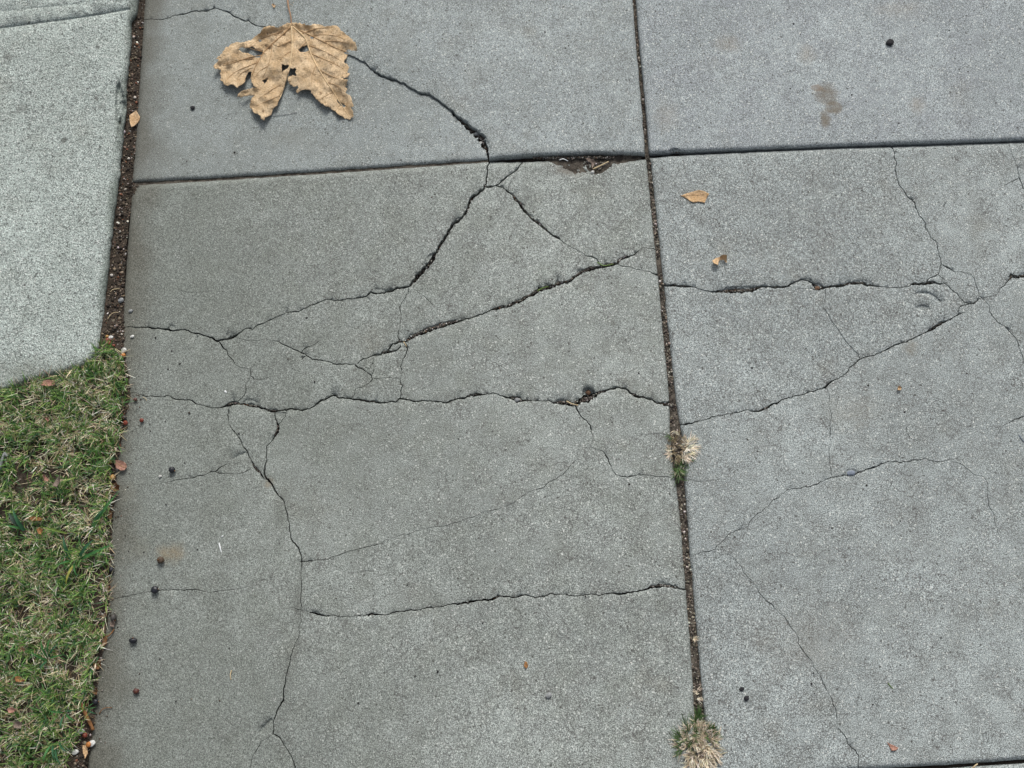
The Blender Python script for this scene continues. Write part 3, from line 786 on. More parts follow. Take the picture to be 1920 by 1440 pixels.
# ---- slab D (near right)
HDtop = [(1300, 290), (1450, 283), (1600, 277), (1750, 272.5), (1920, 266.5), (2100, 261)]
HDbot = [(1920, 1424), (1760, 1435), (1650, 1441), (1500, 1449)]
outD = [(vcr(296), 296)] + HDtop + [(right_end(260), 260), (right_end(1400), 1400)] + HDbot + [(vcr(1458), 1458)] + edge_r(300, 1455)[::-1]
CR_D = [
 '1670,262,2.2 1671,272,2.2 1676,282,2 1677,295,1.8 1681,307,2 1679,320,2 1682,335,1.8 1686,347,2 1695,357,2 1702,370,2 1715,380,2.2 1717,390,2.4 1722,402,1.8 1730,410,2 1735,425,1.8 1745,444,1.6 1757,455,1.7 1760,477,1.7 1765,495,2 1762,507,1.8 1759,514,2.2 1745,520,1.6 1737,529,2.2',
 '1765,496,2 1776,501,3.2 1792,510,1.6 1802,509,1.4 1822,515,1.4 1829,530,1.4 1835,545,1.4 1836,555,1.4 1842,559,1.6 1852,570,1.4 1856,585,1.6 1865,597,1.7 1875,607,1.8 1887,615,2 1905,635,1.7 1912,655,1.5 1917,667,1.5 1926,692,1.4 1940,730,1.3 1990,800,1.2',
 '1759,514,1.6 1765,520,1.5 1770,530,1.8 1782,542,1.7 1795,550,1.7 1802,560,1.7 1807,566,2 1817,569,3 1829,567,3 1838,559,1.8',
 '1236,533,4 1245,534,4.4 1260,534,4.4 1270,536,4.4 1285,537,5.4 1295,537,2.8 1310,541,1.4 1335,546,1.4 1345,547,5.4 1365,546,7 1390,546,7 1410,544,6 1425,539,3.8 1440,537,3.4 1452,539,4.4 1477,537,3.6 1490,529,2 1505,524,2.2 1522,530,3.2 1532,540,9 1547,539,3.4 1565,536,4.4 1585,534,4.4 1602,531,5 1620,532,5.6 1635,535,3.2 1652,537,1.7 1670,539,1.7 1690,539,1.4 1705,536,1.7 1712,532,4.4 1727,532,4.4 1740,530,4.4 1750,529,5 1760,532,3.6 1770,532,2',
 '1477,537,1.5 1500,540,1.2 1520,541,1.6 1532,543,2',
 '1547,540,1.4 1547,562,1.2 1544,577,1 1557,595,1 1567,612,.9 1580,630,.9 1600,655,1 1610,665,1.4 1611,674,1.8',
 '1812,586,1 1795,591,2.2 1777,600,2.8 1765,606,4.4 1752,614,6 1741,620,3.2 1727,627,2 1700,641,2.4 1677,647,2.4 1660,657,2.2 1640,666,2 1620,670,2 1611,674,2.2 1605,680,2 1592,689,2 1590,695,2 1580,705,1.8 1565,712,1.8 1547,726,4 1535,730,2 1512,737,2 1490,742,2 1465,750,2.2 1455,757,2.7 1440,763,4 1422,771,3.8 1410,771,2.2 1397,769,2 1365,776,1.8 1342,780,1.7 1330,785,1.7 1310,789,1.8 1297,794,2.7 1287,795,3.7 1279,796,2.2 1268,797,2',
 '1797,591,1.6 1797,582,1.4 1801,574,1.6 1817,570,2.2',
 '1889,258,1 1895,282,1 1905,307,1.2 1909,322,1.8 1911,334,1.8 1917,347,1.8 1922,360,1.8 1940,385,1.7 1975,440,1.5', '1911,332,1.5 1895,341,1.4 1882,347,1',
 '1960,510,5 1920,517,5.2 1907,519,6 1897,515,6 1890,527,1.7 1882,536,1.6 1875,540,1.4 1870,552,1.2 1860,555,1.2 1842,559,1.2', '1899,515,1.2 1909,502,1.2 1925,501,1.2 1945,508,1.2',
 '1262,1041,1.3 1295,1040,1.4 1307,1039,1.4 1322,1034,1.5 1340,1030,1.5 1345,1022,1.3 1360,1009,1.2 1370,999,1.3 1392,992,1.6 1402,987,1.3 1410,972,1.4 1422,962,1.2 1440,950,1.2 1455,935,1.4 1472,922,1.5 1490,916,1.6 1520,912,1.6 1545,901,1.7 1562,895,1.8 1582,891,1.8 1595,890,2.2 1615,885,2.2 1637,877,2.7 1655,869,1.8 1670,866,1.6 1690,867,1.5 1715,862,1.6 1735,859,1.5 1745,864,1.5 1767,866,1.6 1780,861,1.5 1795,858,1.7 1804,854,1.2',
 '1790,867,1.2 1807,872,1.3 1822,886,1.3 1845,894,1.3 1852,905,1.3 1851,927,1.4 1855,950,1.2 1865,965,1.2 1865,980,1.2 1870,990,1.1 1875,1007,.8', '1780,862,1 1790,867,1.2',
 '1550,727,1.2 1555,740,1.2 1554,760,1.1 1559,777,1.1 1556,797,1.3 1557,815,1.5 1559,830,1.2 1554,845,1.1 1556,870,1.1 1561,894,1.2',
 '1340,1030,1.1 1357,1030,1.1 1375,1045,1.2 1390,1062,1.3 1400,1080,1.4 1414,1092,1.4 1422,1107,1.4 1437,1127,1.5 1450,1136,1.5 1462,1150,1.5 1472,1157,1.5 1480,1172,1.3 1495,1190,1.2 1496,1205,1.5 1510,1225,1.4 1525,1247,1.4 1542,1277,1.5 1557,1305,1.4 1567,1330,1.4 1570,1357,1.5 1582,1377,1.6 1590,1395,1.6 1605,1407,1.6 1611,1425,1.5 1610,1440,1.4 1612,1455,1.4',
 '2000,760,1.5 1922,780,1.6 1902,786,2.1 1887,795,1.4 1875,805,1 1865,822,.7',
 '1697,795,.7 1699,806,.9 1706,820,.9 1725,830,.8', '1613,725,.7 1625,750,.8 1650,757,.7', '1290,900,1 1318,902,.9 1350,899,.8',
 '1795,375,.8 1815,382,.9 1838,380,.8', '1768,388,1.4 1775,376,1.4', '1816,626,1 1831,641,1.2', '1840,1405,.9 1848,1370,1 1852,1395,.8', '1611,1300,.6 1604,1340,.8 1612,1360,.6',
 '1283,457,.8 1315,448,.7 1350,472,.6', '1390,590,.6 1440,604,.7',
]
spallsD = [
 ([(1710, 552), (1724, 545), (1742, 547), (1752, 552), (1767, 566), (1756, 567), (1746, 556), (1728, 553)], 2.4, 2),
 ([(1714, 578), (1725, 571), (1742, 573), (1747, 580), (1735, 584), (1722, 582)], 2.2, 2),
 ([(1345, 547), (1362, 537), (1395, 536), (1420, 535), (1425, 541), (1390, 549)], 2.4, 2.5),
 ([(1490, 530), (1500, 521), (1520, 521), (1527, 532), (1510, 534)], 1.4, 2),
 ([(1275, 537), (1282, 528), (1288, 528), (1288, 538)], 2, 2),
 ([(1590, 534), (1602, 524), (1630, 525), (1640, 534), (1615, 538)], 1.6, 2.5),
 ([(1584, 891), (1587, 880), (1597, 877), (1607, 881), (1611, 888)], 1.6, 2.5)]
slabD = make_slab(pavement, M_D, outD, [P2(s) for s in CR_D], spallsD, seed=14, grid=15, offs=((1600, 1100, 0.0), (1450, 420, 0.8), (1450, 650, -0.4)))

# ---- slabs beyond the frame and the one just showing at the lower right
outE = [(vcr(1470), 1470), (1500, 1456), (1650, 1447.5), (1760, 1441), (1920, 1430.5), (right_end(1405), 1407), (right_end(2300), 2250), (vcr(2300), 2300)]
make_slab(pavement, M_D, outE, seed=15, grid=40, base_z=-4 * MM)
outF = [(158, 1533), (vcl(1472), 1472), (vcl(2300), 2300), (slab_left(2300) + 10, 2340)]
make_slab(pavement, M_C, outF, seed=16, grid=40, base_z=-1 * MM)
for i, (y0, y1, m) in enumerate(((-850, 250, M_B), (258, 1400, M_D), (1408, 2250, M_D))):
    make_slab(pavement, m, [(right_end(y0) + 8, y0), (right_end(y0) + 1000, y0 - 40), (right_end(y1) + 1120, y1 - 40), (right_end(y1) + 8, y1)], seed=20 + i, grid=50)
for i, (xa, xb) in enumerate(((slab_left(-900), vcl(-860)), (vcr(-860), right_end(-860)), (right_end(-860) + 8, right_end(-860) + 990))):
    make_slab(pavement, (M_A, M_B, M_B)[i], [(xa + 40, -1600), (xb + (-40 if i else -20), -1600), (xb, -858), (xa, -858)], seed=30 + i, grid=50)

# ---- driveway of rough concrete, left
drv = empty('driveway', W(100, 300), kind='structure', label='pale rough concrete driveway with scored lines, upper left')
outDr = [(262, -60), (260, 0), (257, 28), (247, 44), (246, 90), (241, 128), (238, 150), (239, 172), (238, 205), (233, 245), (229, 285), (226, 320),
         (222, 360), (217, 390), (212, 435), (207, 475), (203, 515), (199, 560), (195, 600), (191, 635), (185, 660), (174, 678), (156, 690), (120, 702), (60, 717), (0, 736),
         (-150, 780), (-500, 860), (-900, 940), (-1100, -900), (320, -900), (268, -200)]
make_slab(drv, M_DRIVE, outDr, spalls=[([(224, 146), (217, 160), (214, 195), (217, 235), (228, 240), (240, 200)], 9, 6), ([(231, 215), (221, 222), (219, 250), (226, 262)], 6, 5),
          ([(224, 26), (229, 30), (232, 38), (226, 40)], 2, 2)],
          grooves=[([(-900, 150), (-200, 74), (0, 53), (60, 45), (130, 36), (190, 27), (243, 17)], 3.4, 3.2), ([(-900, 110), (-200, 46), (20, 20), (90, 13), (150, 8)], 3.0, 1.2)],
          R=18, base_z=10 * MM, seed=17, grid=22, jit=0.6, wall=16 * MM, piece='driveway_piece', slab_name='driveway_slab', und=1.4, edge_step=8)

# ------------------------------------------------------------------ soil: planting strip and lawn bed, joints
SOIL_R = [(-900, 332), (-100, 281), (0, 274), (90, 266), (130, 263), (200, 263), (260, 258), (330, 253), (350, 257), (362, 264), (374, 254), (384, 246), (420, 241),
          (480, 235), (540, 233), (600, 232), (640, 235), (680, 241), (710, 246), (738, 249), (770, 242), (800, 237), (840, 230), (880, 224), (920, 220),
          (960, 217), (1010, 214), (1080, 212), (1150, 208), (1200, 202), (1250, 192), (1300, 183), (1350, 177), (1400, 169), (1440, 162), (1600, 140), (2300, 60)]
def soil_r(y): return lerp_table(SOIL_R, y)
def tri_sheet(outline, grid, rng, fine=None):
    out = resample(outline, grid, rng, 0.3)
    if area(out) < 0:
        out = out[::-1]
    V = list(out)
    q = np.array(out); lo, hi = q.min(0), q.max(0)
    G = np.stack(np.meshgrid(np.arange(lo[0], hi[0], grid), np.arange(lo[1], hi[1], grid)), -1).reshape(-1, 2)
    G = G + np.random.RandomState(5).uniform(-.4, .4, G.shape) * grid
    G = G[inside(G, out)]
    V += list(map(tuple, G))
    vo, _, fo, _, _, of = delaunay_2d_cdt([Vector(v) for v in V], [], [list(range(len(out)))], 0, 1e-4, True)
    fo = [f for f, o in zip(fo, of) if o]
    P = np.array([tuple(v) for v in vo])
    return P, [f[::-1] for f in fo]
rng = random.Random(3)
def z_soil(P):
    dr = soil_r(P[:, 1]) - P[:, 0]
    t = smooth01((P[:, 1] - 470) / 170)
    zt = -2.0 + 4.0 * smooth01((dr - 1) / 9)
    z = -6.2 * (1 - t) + zt * t
    z += (vnoise(P, 0.045, 2.0, 3) * 1.8 + vnoise(P, 0.16, 5.0, 2) * 1.9) * np.clip(dr / 10, 0.15, 1)
    return z * MM
ys = [r[0] for r in SOIL_R if -900 <= r[0] <= 1440]
out_s = [(float(soil_r(y)), y) for y in list(np.arange(-120, 1500, 9))] + [(140, 1600), (-40, 1600), (-40, 720), (120, 690), (170, 670), (180, 640), (186, 560), (205, 300), (222, 120), (240, -120)]
P, F = tri_sheet(out_s, 5.5, rng)
soil_me = mesh('soil', Wn(P, z_soil(P)), F)
link('soil', soil_me, M_SOIL, kind='structure', label='dark brown soil strip and lawn bed between driveway and pavement')
# lawn bed going on beyond the frame
P, F = tri_sheet([(-39, 700), (-39, 2300), (-700, 2300), (-700, 880)], 40, rng)
link('lawn_bed', mesh('lawn_bed', Wn(P, np.full(len(P), 1.0 * MM)), F), M_SOIL, kind='structure', label='brown lawn soil running out of frame at the left')

def joint_fill(name, rows, depth, mat, label, grid=3.0, amp=1.0):
    """soil packed into a joint; rows (y, xl, xr)"""
    V, F = [], []
    n = 7
    ys = np.arange(rows[0][0], rows[-1][0], grid)
    Y = [r[0] for r in rows]
    for j, y in enumerate(ys):
        a, b = np.interp(y, Y, [r[1] for r in rows]) - 1.0, np.interp(y, Y, [r[2] for r in rows]) + 1.0
        for i in range(n):
            t = i / (n - 1)
            x = a + (b - a) * t
            zz = (-depth + amp * (1.9 * mnoise.fractal((x * .13, y * .11, 1.7), 1, 2, 3) + 1.6 * mnoise.fractal((x * .02, y * .025, 9), 1, 2, 2)) - 1.2 * (2 * t - 1) ** 2) * MM
            V.append(W(x, y, zz))
    for j in range(len(ys) - 1):
        for i in range(n - 1):
            k = j * n + i
            F.append((k, k + n, k + n + 1, k + 1))
    return link(name, mesh(name, V, F), mat, kind='structure', label=label)
P, F = tri_sheet([(1022, 290), (1022, 306), (1040, 318), (1062, 330), (1079, 337), (1096, 336), (1118, 331), (1140, 324), (1165, 315), (1200, 304), (1205, 290)], 2.5, rng)
link('chip_soil', mesh('chip_soil', Wn(P, (-7.4 + 1.6 * vnoise(P, 0.07, 4.4, 3) - 0.8 * smooth01((P[:, 0] - 1085) / 15) * smooth01((1155 - P[:, 0]) / 15)) * MM), F), M_SILT, kind='structure', label='dull dirt lying in the chipped slab edge at the joint')
# silt in the tooled groove between the two left slabs
V, F = [], []
for i, x in enumerate(np.arange(246, 918, 3.0)):
    ya = float(np.interp(x, [p[0] for p in HA], [p[1] for p in HA])); yb = float(np.interp(x, [p[0] for p in HCtop], [p[1] for p in HCtop]))
    for k, t in enumerate((-0.6, 0.15, 0.5, 0.85, 1.6)):
        V.append(W(x, ya + (yb - ya) * t, (-5.4 + 0.9 * mnoise.fractal((x * .05, k * .4, 2), 1, 2, 3)) * MM))
    if i:
        F += [((i - 1) * 5 + k, (i - 1) * 5 + k + 1, i * 5 + k + 1, i * 5 + k) for k in range(4)]
link('groove_silt', mesh('groove_silt', V, F), M_SILT, kind='structure', label='brown silt in the groove between the two left slabs')
joint_fill('joint_soil', VC, 6.6, M_SILT, 'brown silty soil packed in the joint between the slabs')

# ------------------------------------------------------------------ grains, blades
ICO_V = None
def ico():
    global ICO_V
    if ICO_V is None:
        bm = bmesh.new()
        bmesh.ops.create_icosphere(bm, subdivisions=1, radius=1)
        ICO_V = (np.array([v.co[:] for v in bm.verts]), np.array([[v.index for v in f.verts] for f in bm.faces]))
        bm.free()
    return ICO_V

def set_tint(me, cols):
    a = me.color_attributes.new('tint', 'FLOAT_COLOR', 'POINT')
    c = np.ones((len(cols), 4), np.float32)
    c[:, :3] = cols
    a.data.foreach_set('color', c.ravel())

def grains(name, pos, rad_m, cols, seed, mat, flat=0.7, **kw):
    """many grit grains joined into one mesh"""
    v, f = ico()
    r = np.random.RandomState(seed)
    n = len(pos)
    V = v[None] * (1 + 0.25 * r.standard_normal((n, len(v), 1)))
    sc = np.stack([r.uniform(0.7, 1.3, n), r.uniform(0.7, 1.3, n), r.uniform(0.5, 1.0, n) * flat], 1)
    V = V * sc[:, None, :] * np.asarray(rad_m)[:, None, None]
    a = r.uniform(0, 6.28, n)
    c, s = np.cos(a)[:, None], np.sin(a)[:, None]
    V = np.stack([V[..., 0] * c - V[..., 1] * s, V[..., 0] * s + V[..., 1] * c, V[..., 2]], -1) + np.asarray(pos)[:, None, :]
    F = (f[None] + (np.arange(n) * len(v))[:, None, None]).reshape(-1, 3)
    me = mesh(name, V.reshape(-1, 3), F.tolist(), True)
    set_tint(me, np.repeat(np.asarray(cols), len(v), 0))
    return link(name, me, mat, **kw)

def pick(r, n, pal, w):
    k = r.choice(len(pal), n, p=np.array(w) / sum(w))
    c = np.array(pal)[k] * r.uniform(0.7, 1.3, (n, 1))
    return c * r.uniform(0.93, 1.07, (n, 3))

def blade_verts(base, az, length, width, lean, curl, r, nseg=3, tip=0.12):
    """arrays -> vertices (n, 2*nseg+1... ) of tapering curved blades"""
    n = len(base)
    d = np.stack([np.cos(az), np.sin(az)], 1)
    pr = np.stack([-np.sin(az), np.cos(az)], 1)
    V = np.zeros((n, (nseg + 1) * 2, 3))
    p = np.array(base, float)
    ang = np.array(lean, float)
    for k in range(nseg + 1):
        t = k / nseg
        w = width * (1 - (1 - tip) * t ** 1.6) * (0.75 if k == 0 else 1)
        tw = r.normal(0, 0.25, n)
        V[:, 2 * k, :2] = p[:, :2] - pr * (w * 0.5)[:, None]
        V[:, 2 * k + 1, :2] = p[:, :2] + pr * (w * 0.5)[:, None]
        V[:, 2 * k, 2] = p[:, 2] - w * 0.5 * tw
        V[:, 2 * k + 1, 2] = p[:, 2] + w * 0.5 * tw
        st = length / nseg
        p = p + np.concatenate([d * (np.sin(ang) * st)[:, None], (np.cos(ang) * st)[:, None]], 1)
        ang = ang + curl / nseg
    return V

def blades(name, base, az, length, width, lean, curl, cols, seed, parent=None, tipcol=None, mat=None, zmin=None, **kw):
    r = np.random.RandomState(seed)
    nseg = 3
    V = blade_verts(base, az, length, width, lean, curl, r, nseg)
    if zmin is not None:
        V[..., 2] = np.maximum(V[..., 2], zmin + 0.0004 * r.uniform(0, 1, V.shape[:2]))
    n, m = V.shape[:2]
    F0 = np.array([(2 * k, 2 * k + 1, 2 * k + 3, 2 * k + 2) for k in range(nseg)])
    F = (F0[None] + (np.arange(n) * m)[:, None, None]).reshape(-1, 4)
    off = np.array(parent.matrix_basis.translation) if parent is not None else 0
    me = mesh(name, (V.reshape(-1, 3) - off), F.tolist(), True)
    C = np.repeat(np.asarray(cols)[:, None, :], m, 1)
    if tipcol is not None:
        t = (np.arange(m) // 2 / nseg)[None, :, None]
        C = C * (1 - t) + np.asarray(tipcol)[:, None, :] * t
    set_tint(me, C.reshape(-1, 3))
    return link(name, me, mat or M_BLADE, parent, **kw)

def scatter(poly, n, r):
    q = np.array(poly)
    lo, hi = q.min(0), q.max(0)
    out = np.zeros((0, 2))
    while len(out) < n:
        c = r.uniform(lo, hi, (n * 2, 2))
        out = np.vstack([out, c[inside(c, poly)]])
    return out[:n]

# ---- lawn: uncountable short dry turf
r = np.random.RandomState(41)
GRASS_R = [(650, 214), (665, 228), (690, 236), (715, 240), (745, 236), (790, 230), (830, 222), (870, 212), (900, 208), (930, 210), (960, 206), (1010, 207), (1080, 206),
           (1140, 203), (1200, 192), (1250, 182), (1300, 172), (1350, 158), (1400, 138), (1440, 118), (1500, 104), (2200, 30)]
lawn_poly = [(x, y) for y, x in GRASS_R] + [(-420, 2200), (-420, 850), (-150, 780), (-10, 736), (60, 716), (118, 700), (152, 687), (172, 673), (190, 646)]
lawn_vis = [(x, y) for y, x in GRASS_R if y <= 1500] + [(-25, 1500), (-25, 740), (60, 715), (118, 699), (152, 686), (172, 672), (190, 645)]
GREEN = [(0.135, 0.265, 0.055), (0.075, 0.185, 0.055), (0.240, 0.345, 0.095), (0.035, 0.100, 0.038)]
STRAW = [(0.72, 0.64, 0.43), (0.86, 0.80, 0.62), (0.54, 0.44, 0.27), (0.90, 0.87, 0.75), (0.32, 0.23, 0.13)]
def lawn_layer(n, poly, seed, dry):
    r = np.random.RandomState(seed)
    P = scatter(poly, n, r)
    # clumps: straw patches and greener patches
    g = vnoise(P, 0.018, 11.0, 2) + 0.25 * vnoise(P, 0.07, 4.0, 2)
    dens = vnoise(P, 0.035, 21.0, 2) + 0.35 * smooth01((900 - P[:, 1]) / 120)
    keep = r.uniform(-0.75, 0.55, len(P)) < dens * 1.6 + 0.10
    P, g = P[keep], g[keep]
    n = len(P)
    isdry = (r.uniform(0, 1, n) < np.clip(0.50 - 0.75 * g, 0.15, 0.9)) if dry is None else np.full(n, dry)
    c = np.where(isdry[:, None], pick(r, n, STRAW, [4, 3, 3, 1.5, 2.5]), pick(r, n, GREEN, [4, 3, 2.5, 2]))
    L = np.where(isdry, r.uniform(8, 24, n), r.uniform(9, 25, n)) * MM
    wd = np.where(isdry, r.uniform(0.6, 1.6, n), r.uniform(1.0, 2.5, n)) * MM
    lean = np.where(isdry, r.uniform(0.5, 1.5, n), r.uniform(0.15, 1.25, n))
    # cluster azimuth: blades fan out of little shoots
    az = vnoise(P, 0.055, 31.0, 2) * 7 + r.normal(0, 0.8, n)
    base = Wn(P, z_soil(P) + (r.uniform(-1, 5, n) + 8 * np.clip(dens[keep] + 0.25, 0, 1)) * MM)
    tip = c * np.where(isdry[:, None], 1.1, 1.25) + np.where(isdry[:, None], 0.0, 0.02)
    return base, az, L, wd, lean, r.uniform(-0.2, 0.9, n), c, tip
parts = [lawn_layer(18000, lawn_vis, 42, None), lawn_layer(4000, lawn_vis, 43, True), lawn_layer(5500, lawn_vis, 44, False)]
far_poly = [(-24, 760), (-24, 1500), (100, 1502), (30, 2200), (-420, 2200), (-420, 860)]
parts.append(lawn_layer(15000, far_poly, 45, None))
cat_ = [np.concatenate([p[i] for p in parts]) for i in range(8)]
blades('grass', *cat_[:7], 46, None, cat_[7], kind='stuff', label='short patchy lawn grass of green and straw blades, lower left')

# ---- loose grit: on the soil strip, along the lawn edge, in the open cracks
def strip_points(y0, y1, n, r, w0, w1):
    y = r.uniform(y0, y1, n)
    x = soil_r(y) + r.uniform(w0, w1, n)
    return np.stack([x, y], 1)
GRIT = [(0.075, 0.055, 0.04), (0.030, 0.024, 0.019), (0.19, 0.15, 0.11), (0.40, 0.37, 0.33), (0.66, 0.63, 0.58), (0.19, 0.085, 0.05)]
pts = np.vstack([strip_points(-60, 640, 6500, r, -46, 1), strip_points(600, 1440, 3600, r, -24, 2)])
okp = pts[:, 0] > np.interp(pts[:, 1], (-60, 30, 45, 130, 290, 430, 600, 640, 700), (262, 262, 248, 240, 230, 214, 197, 190, 100))
pts = pts[okp]
zz = z_soil(pts)
rr = np.where(r.uniform(0, 1, len(pts)) < 0.86, r.uniform(0.4, 1.2, len(pts)), r.uniform(1.2, 2.8, len(pts))) * MM
grains('strip_grit', np.concatenate([Wn(pts, zz)[:, :2], (zz + rr * 0.35)[:, None]], 1), rr, pick(r, len(pts), GRIT, [6, 5, 3, 0.8, 0.35, 0.6]), 51, M_GRAIN,
       kind='stuff', label='fine brown and pale grit on the soil strip and lawn edge')
yv = r.uniform(-40, 1345, 4200)
tv = r.uniform(0, 1, len(yv))
xv = np.interp(yv, [a[0] for a in VC], [a[1] for a in VC]) * (1 - tv) + np.interp(yv, [a[0] for a in VC], [a[2] for a in VC]) * tv
pj = np.stack([xv, yv], 1)
rj = np.where(r.uniform(0, 1, len(pj)) < 0.82, r.uniform(0.35, 0.95, len(pj)), r.uniform(0.95, 2.3, len(pj))) * MM
grains('joint_grit', np.concatenate([Wn(pj, -6.0 * MM)[:, :2], (-6.4 * MM + rj * 0.2 + (r.uniform(-.8, 1.0, len(pj)) + 2.2 * vnoise(pj, 0.06, 7.0, 2)) * MM)[:, None]], 1), rj,
       pick(r, len(pj), [(0.17, 0.145, 0.115), (0.10, 0.082, 0.066), (0.30, 0.26, 0.205), (0.56, 0.52, 0.46), (0.035, 0.03, 0.026)], [4, 4, 2.5, 1, 3]), 52, M_GRAIN,
       kind='stuff', label='fine grit lying in the joint between the slabs')
pc, rc, zc = [], [], []
DEEP = (CR_C[0], CR_C[2])
for s in (CR_C + ['862,223,7 878,239,10 892,250,13 903,260,14 909,272,11 914,285,5', '1000,297,5 1050,297,6 1100,296,6 1150,297,6', '1252,286,5 1275,286,5', '1100,305,12 1120,312,20 1140,305,18'] + CR_D):
    for a, b in zip(P2(s), P2(s)[1:]):
        w = 0.5 * (a[2] + b[2])
        if w >= 3.6:
            L = math.hypot(a[0] - b[0], a[1] - b[1])
            deep = (s in DEEP)
            for _ in range(int(L * w * (0.10 if deep else 0.42)) + 1):
                t = r.uniform()
                pc.append((a[0] + (b[0] - a[0]) * t + r.normal(0, w * 0.17), a[1] + (b[1] - a[1]) * t + r.normal(0, w * 0.17)))
                rc.append(r.uniform(0.45, min(1.7, 0.2 * w + 0.4)))
                zc.append(-r.uniform(6.0, 10.0) if deep or w > 7.5 else -r.uniform(2.2, 6.0))
pc, rc = np.array(pc), np.array(rc) * MM
zc = np.array(zc) * MM
grains('crack_grit', np.concatenate([Wn(pc, -6 * MM)[:, :2], zc[:, None]], 1), rc, pick(r, len(pc), [(0.13, 0.115, 0.10), (0.07, 0.06, 0.052), (0.22, 0.20, 0.17), (0.38, 0.37, 0.34), (0.62, 0.60, 0.56), (0.17, 0.09, 0.05)], [5, 5, 3, 1.2, 0.5, 0.8]), 53, M_GRAIN,
       kind='stuff', label='grit and crumbs fallen into the open cracks')
# specks lying on the slabs
SPK = '1481,133 1545,154 1592,181 1597,178 1482,166 1501,64 1477,18 1685,231 1780,57 1488,45 1468,67 1616,358 1607,475 1698,440 1608,458 1555,540 1478,582 1420,846 1402,825 1696,772 1755,751 1813,700 1625,910 1688,977 1628,723 1764,1196 1678,1108 1636,1321 1521,1282 1525,1262 1527,1300 764,1097 757,1095 630,1122 860,1097 905,1168 904,1204 778,1268 821,1259 1097,1170 1098,1118 672,1318 1003,1391 1180,908 955,704 1198,700 860,823 1199,763 575,596 466,632 315,692 337,682 322,658 292,633 344,676 548,691 540,673 590,716 455,815 448,813 355,774 281,796 282,808 310,790 346,868 311,946 370,1030 300,1235 261,1264 330,1315 412,1314 430,1215 270,1035 815,365 810,370 1060,90 1066,86 1003,113 940,35 1022,60 726,17 400,290 440,286 350,303 612,275 752,300 1145,312 1185,380 1152,378 1260,650 1355,520 1410,690 1560,990'.split()
ps = np.array([[float(a) for a in t.split(',')] for t in SPK])
rnd = np.vstack([scatter([(290, 20), (1900, 20), (1900, 1420), (200, 1420)], 150, r)])
strip = strip_points(350, 1420, 130, r, 2, 30)
ps2 = np.vstack([ps, rnd, strip])
rs = np.concatenate([r.uniform(0.9, 1.9, len(ps)), r.uniform(0.4, 0.9, len(rnd)), r.uniform(0.4, 1.2, len(strip))]) * MM
cs = np.vstack([pick(r, len(ps), [(0.03, 0.028, 0.026), (0.07, 0.05, 0.04)], [4, 1]), pick(r, len(rnd), [(0.04, 0.035, 0.03), (0.7, 0.7, 0.67), (0.2, 0.13, 0.08)], [3, 1.5, 1]),
                pick(r, len(strip), GRIT, [3, 3, 2, 1.5, 1, 1])])
zoff = np.where((ps2[:, 1] < 285), 5.0 * smooth01((ps2[:, 0] - 330) / 560), 0.0) * MM
grains('scattered_specks', np.concatenate([Wn(ps2, zoff)[:, :2], (zoff + rs * 0.25)[:, None]], 1), rs, cs, 54, M_GRAIN, flat=0.6,
       kind='stuff', label='tiny dark and pale specks scattered over the slabs')

# ------------------------------------------------------------------ grass tufts in the joint
def tuft(cx, cy, label, groups, group='grass tufts rooted in the pavement joint'):
    root = empty('grass_tuft', W(cx, cy, -2 * MM), label=label, cat='grass tuft', group=group)
    for gi, (pname, n, px, py, rx, ry, L, lean, cols, w, tips, wid, fan) in enumerate(groups):
        r = np.random.RandomState(int(cx * 7 + gi))
        ns = max(3, n // 6)                          # shoots, each a little fan of blades
        sa = r.uniform(0, 2 * math.pi, ns)
        if fan:
            sa = fan[0] + (sa / (2 * math.pi) - 0.5) * fan[1]
        sq = np.sqrt(r.uniform(0, 1, ns)) * r.uniform(0.75, 1.15, ns)
        sdir_ = sa + r.normal(0, 0.55, ns)
        k = r.randint(0, ns, n)
        q = np.clip(sq[k] + r.normal(0, 0.05, n), 0, 1.2)
        a = sa[k] + r.normal(0, 0.06, n)
        P = np.stack([px + np.cos(a) * q * rx + r.normal(0, 1.2, n), py - np.sin(a) * q * ry + r.normal(0, 1.2, n)], 1)
        sdir_ = np.where(sq < 0.55, r.uniform(0, 6.28, ns), sdir_)
        az = sdir_[k] + r.normal(0, 0.5, n)
        ln = lean[0] + (lean[1] - lean[0]) * q + r.normal(0, 0.25, n)
        base = Wn(P, np.full(n, -1.0 * MM))
        base[:, 2] += np.clip(1 - q, 0, 1) * 6 * MM
        c = pick(r, n, cols, w)
        tp = pick(r, n, tips, [1] * len(tips))
        blades(pname, base, az, r.uniform(*L, n) * MM, r.uniform(*wid, n) * MM, np.clip(ln, 0.05, 1.5), r.uniform(-0.3, 0.9, n), c, gi + 60, root, tp, zmin=0.0004)
    return root
DRYB = [(0.42, 0.34, 0.22), (0.58, 0.50, 0.35), (0.24, 0.18, 0.11)]
PALE = [(0.86, 0.80, 0.64), (0.76, 0.68, 0.50), (0.90, 0.86, 0.76), (0.70, 0.56, 0.44)]
GRN = [(0.085, 0.150, 0.05), (0.050, 0.095, 0.035), (0.16, 0.20, 0.08)]
GTIP = [(0.11, 0.19, 0.06), (0.07, 0.14, 0.04)]
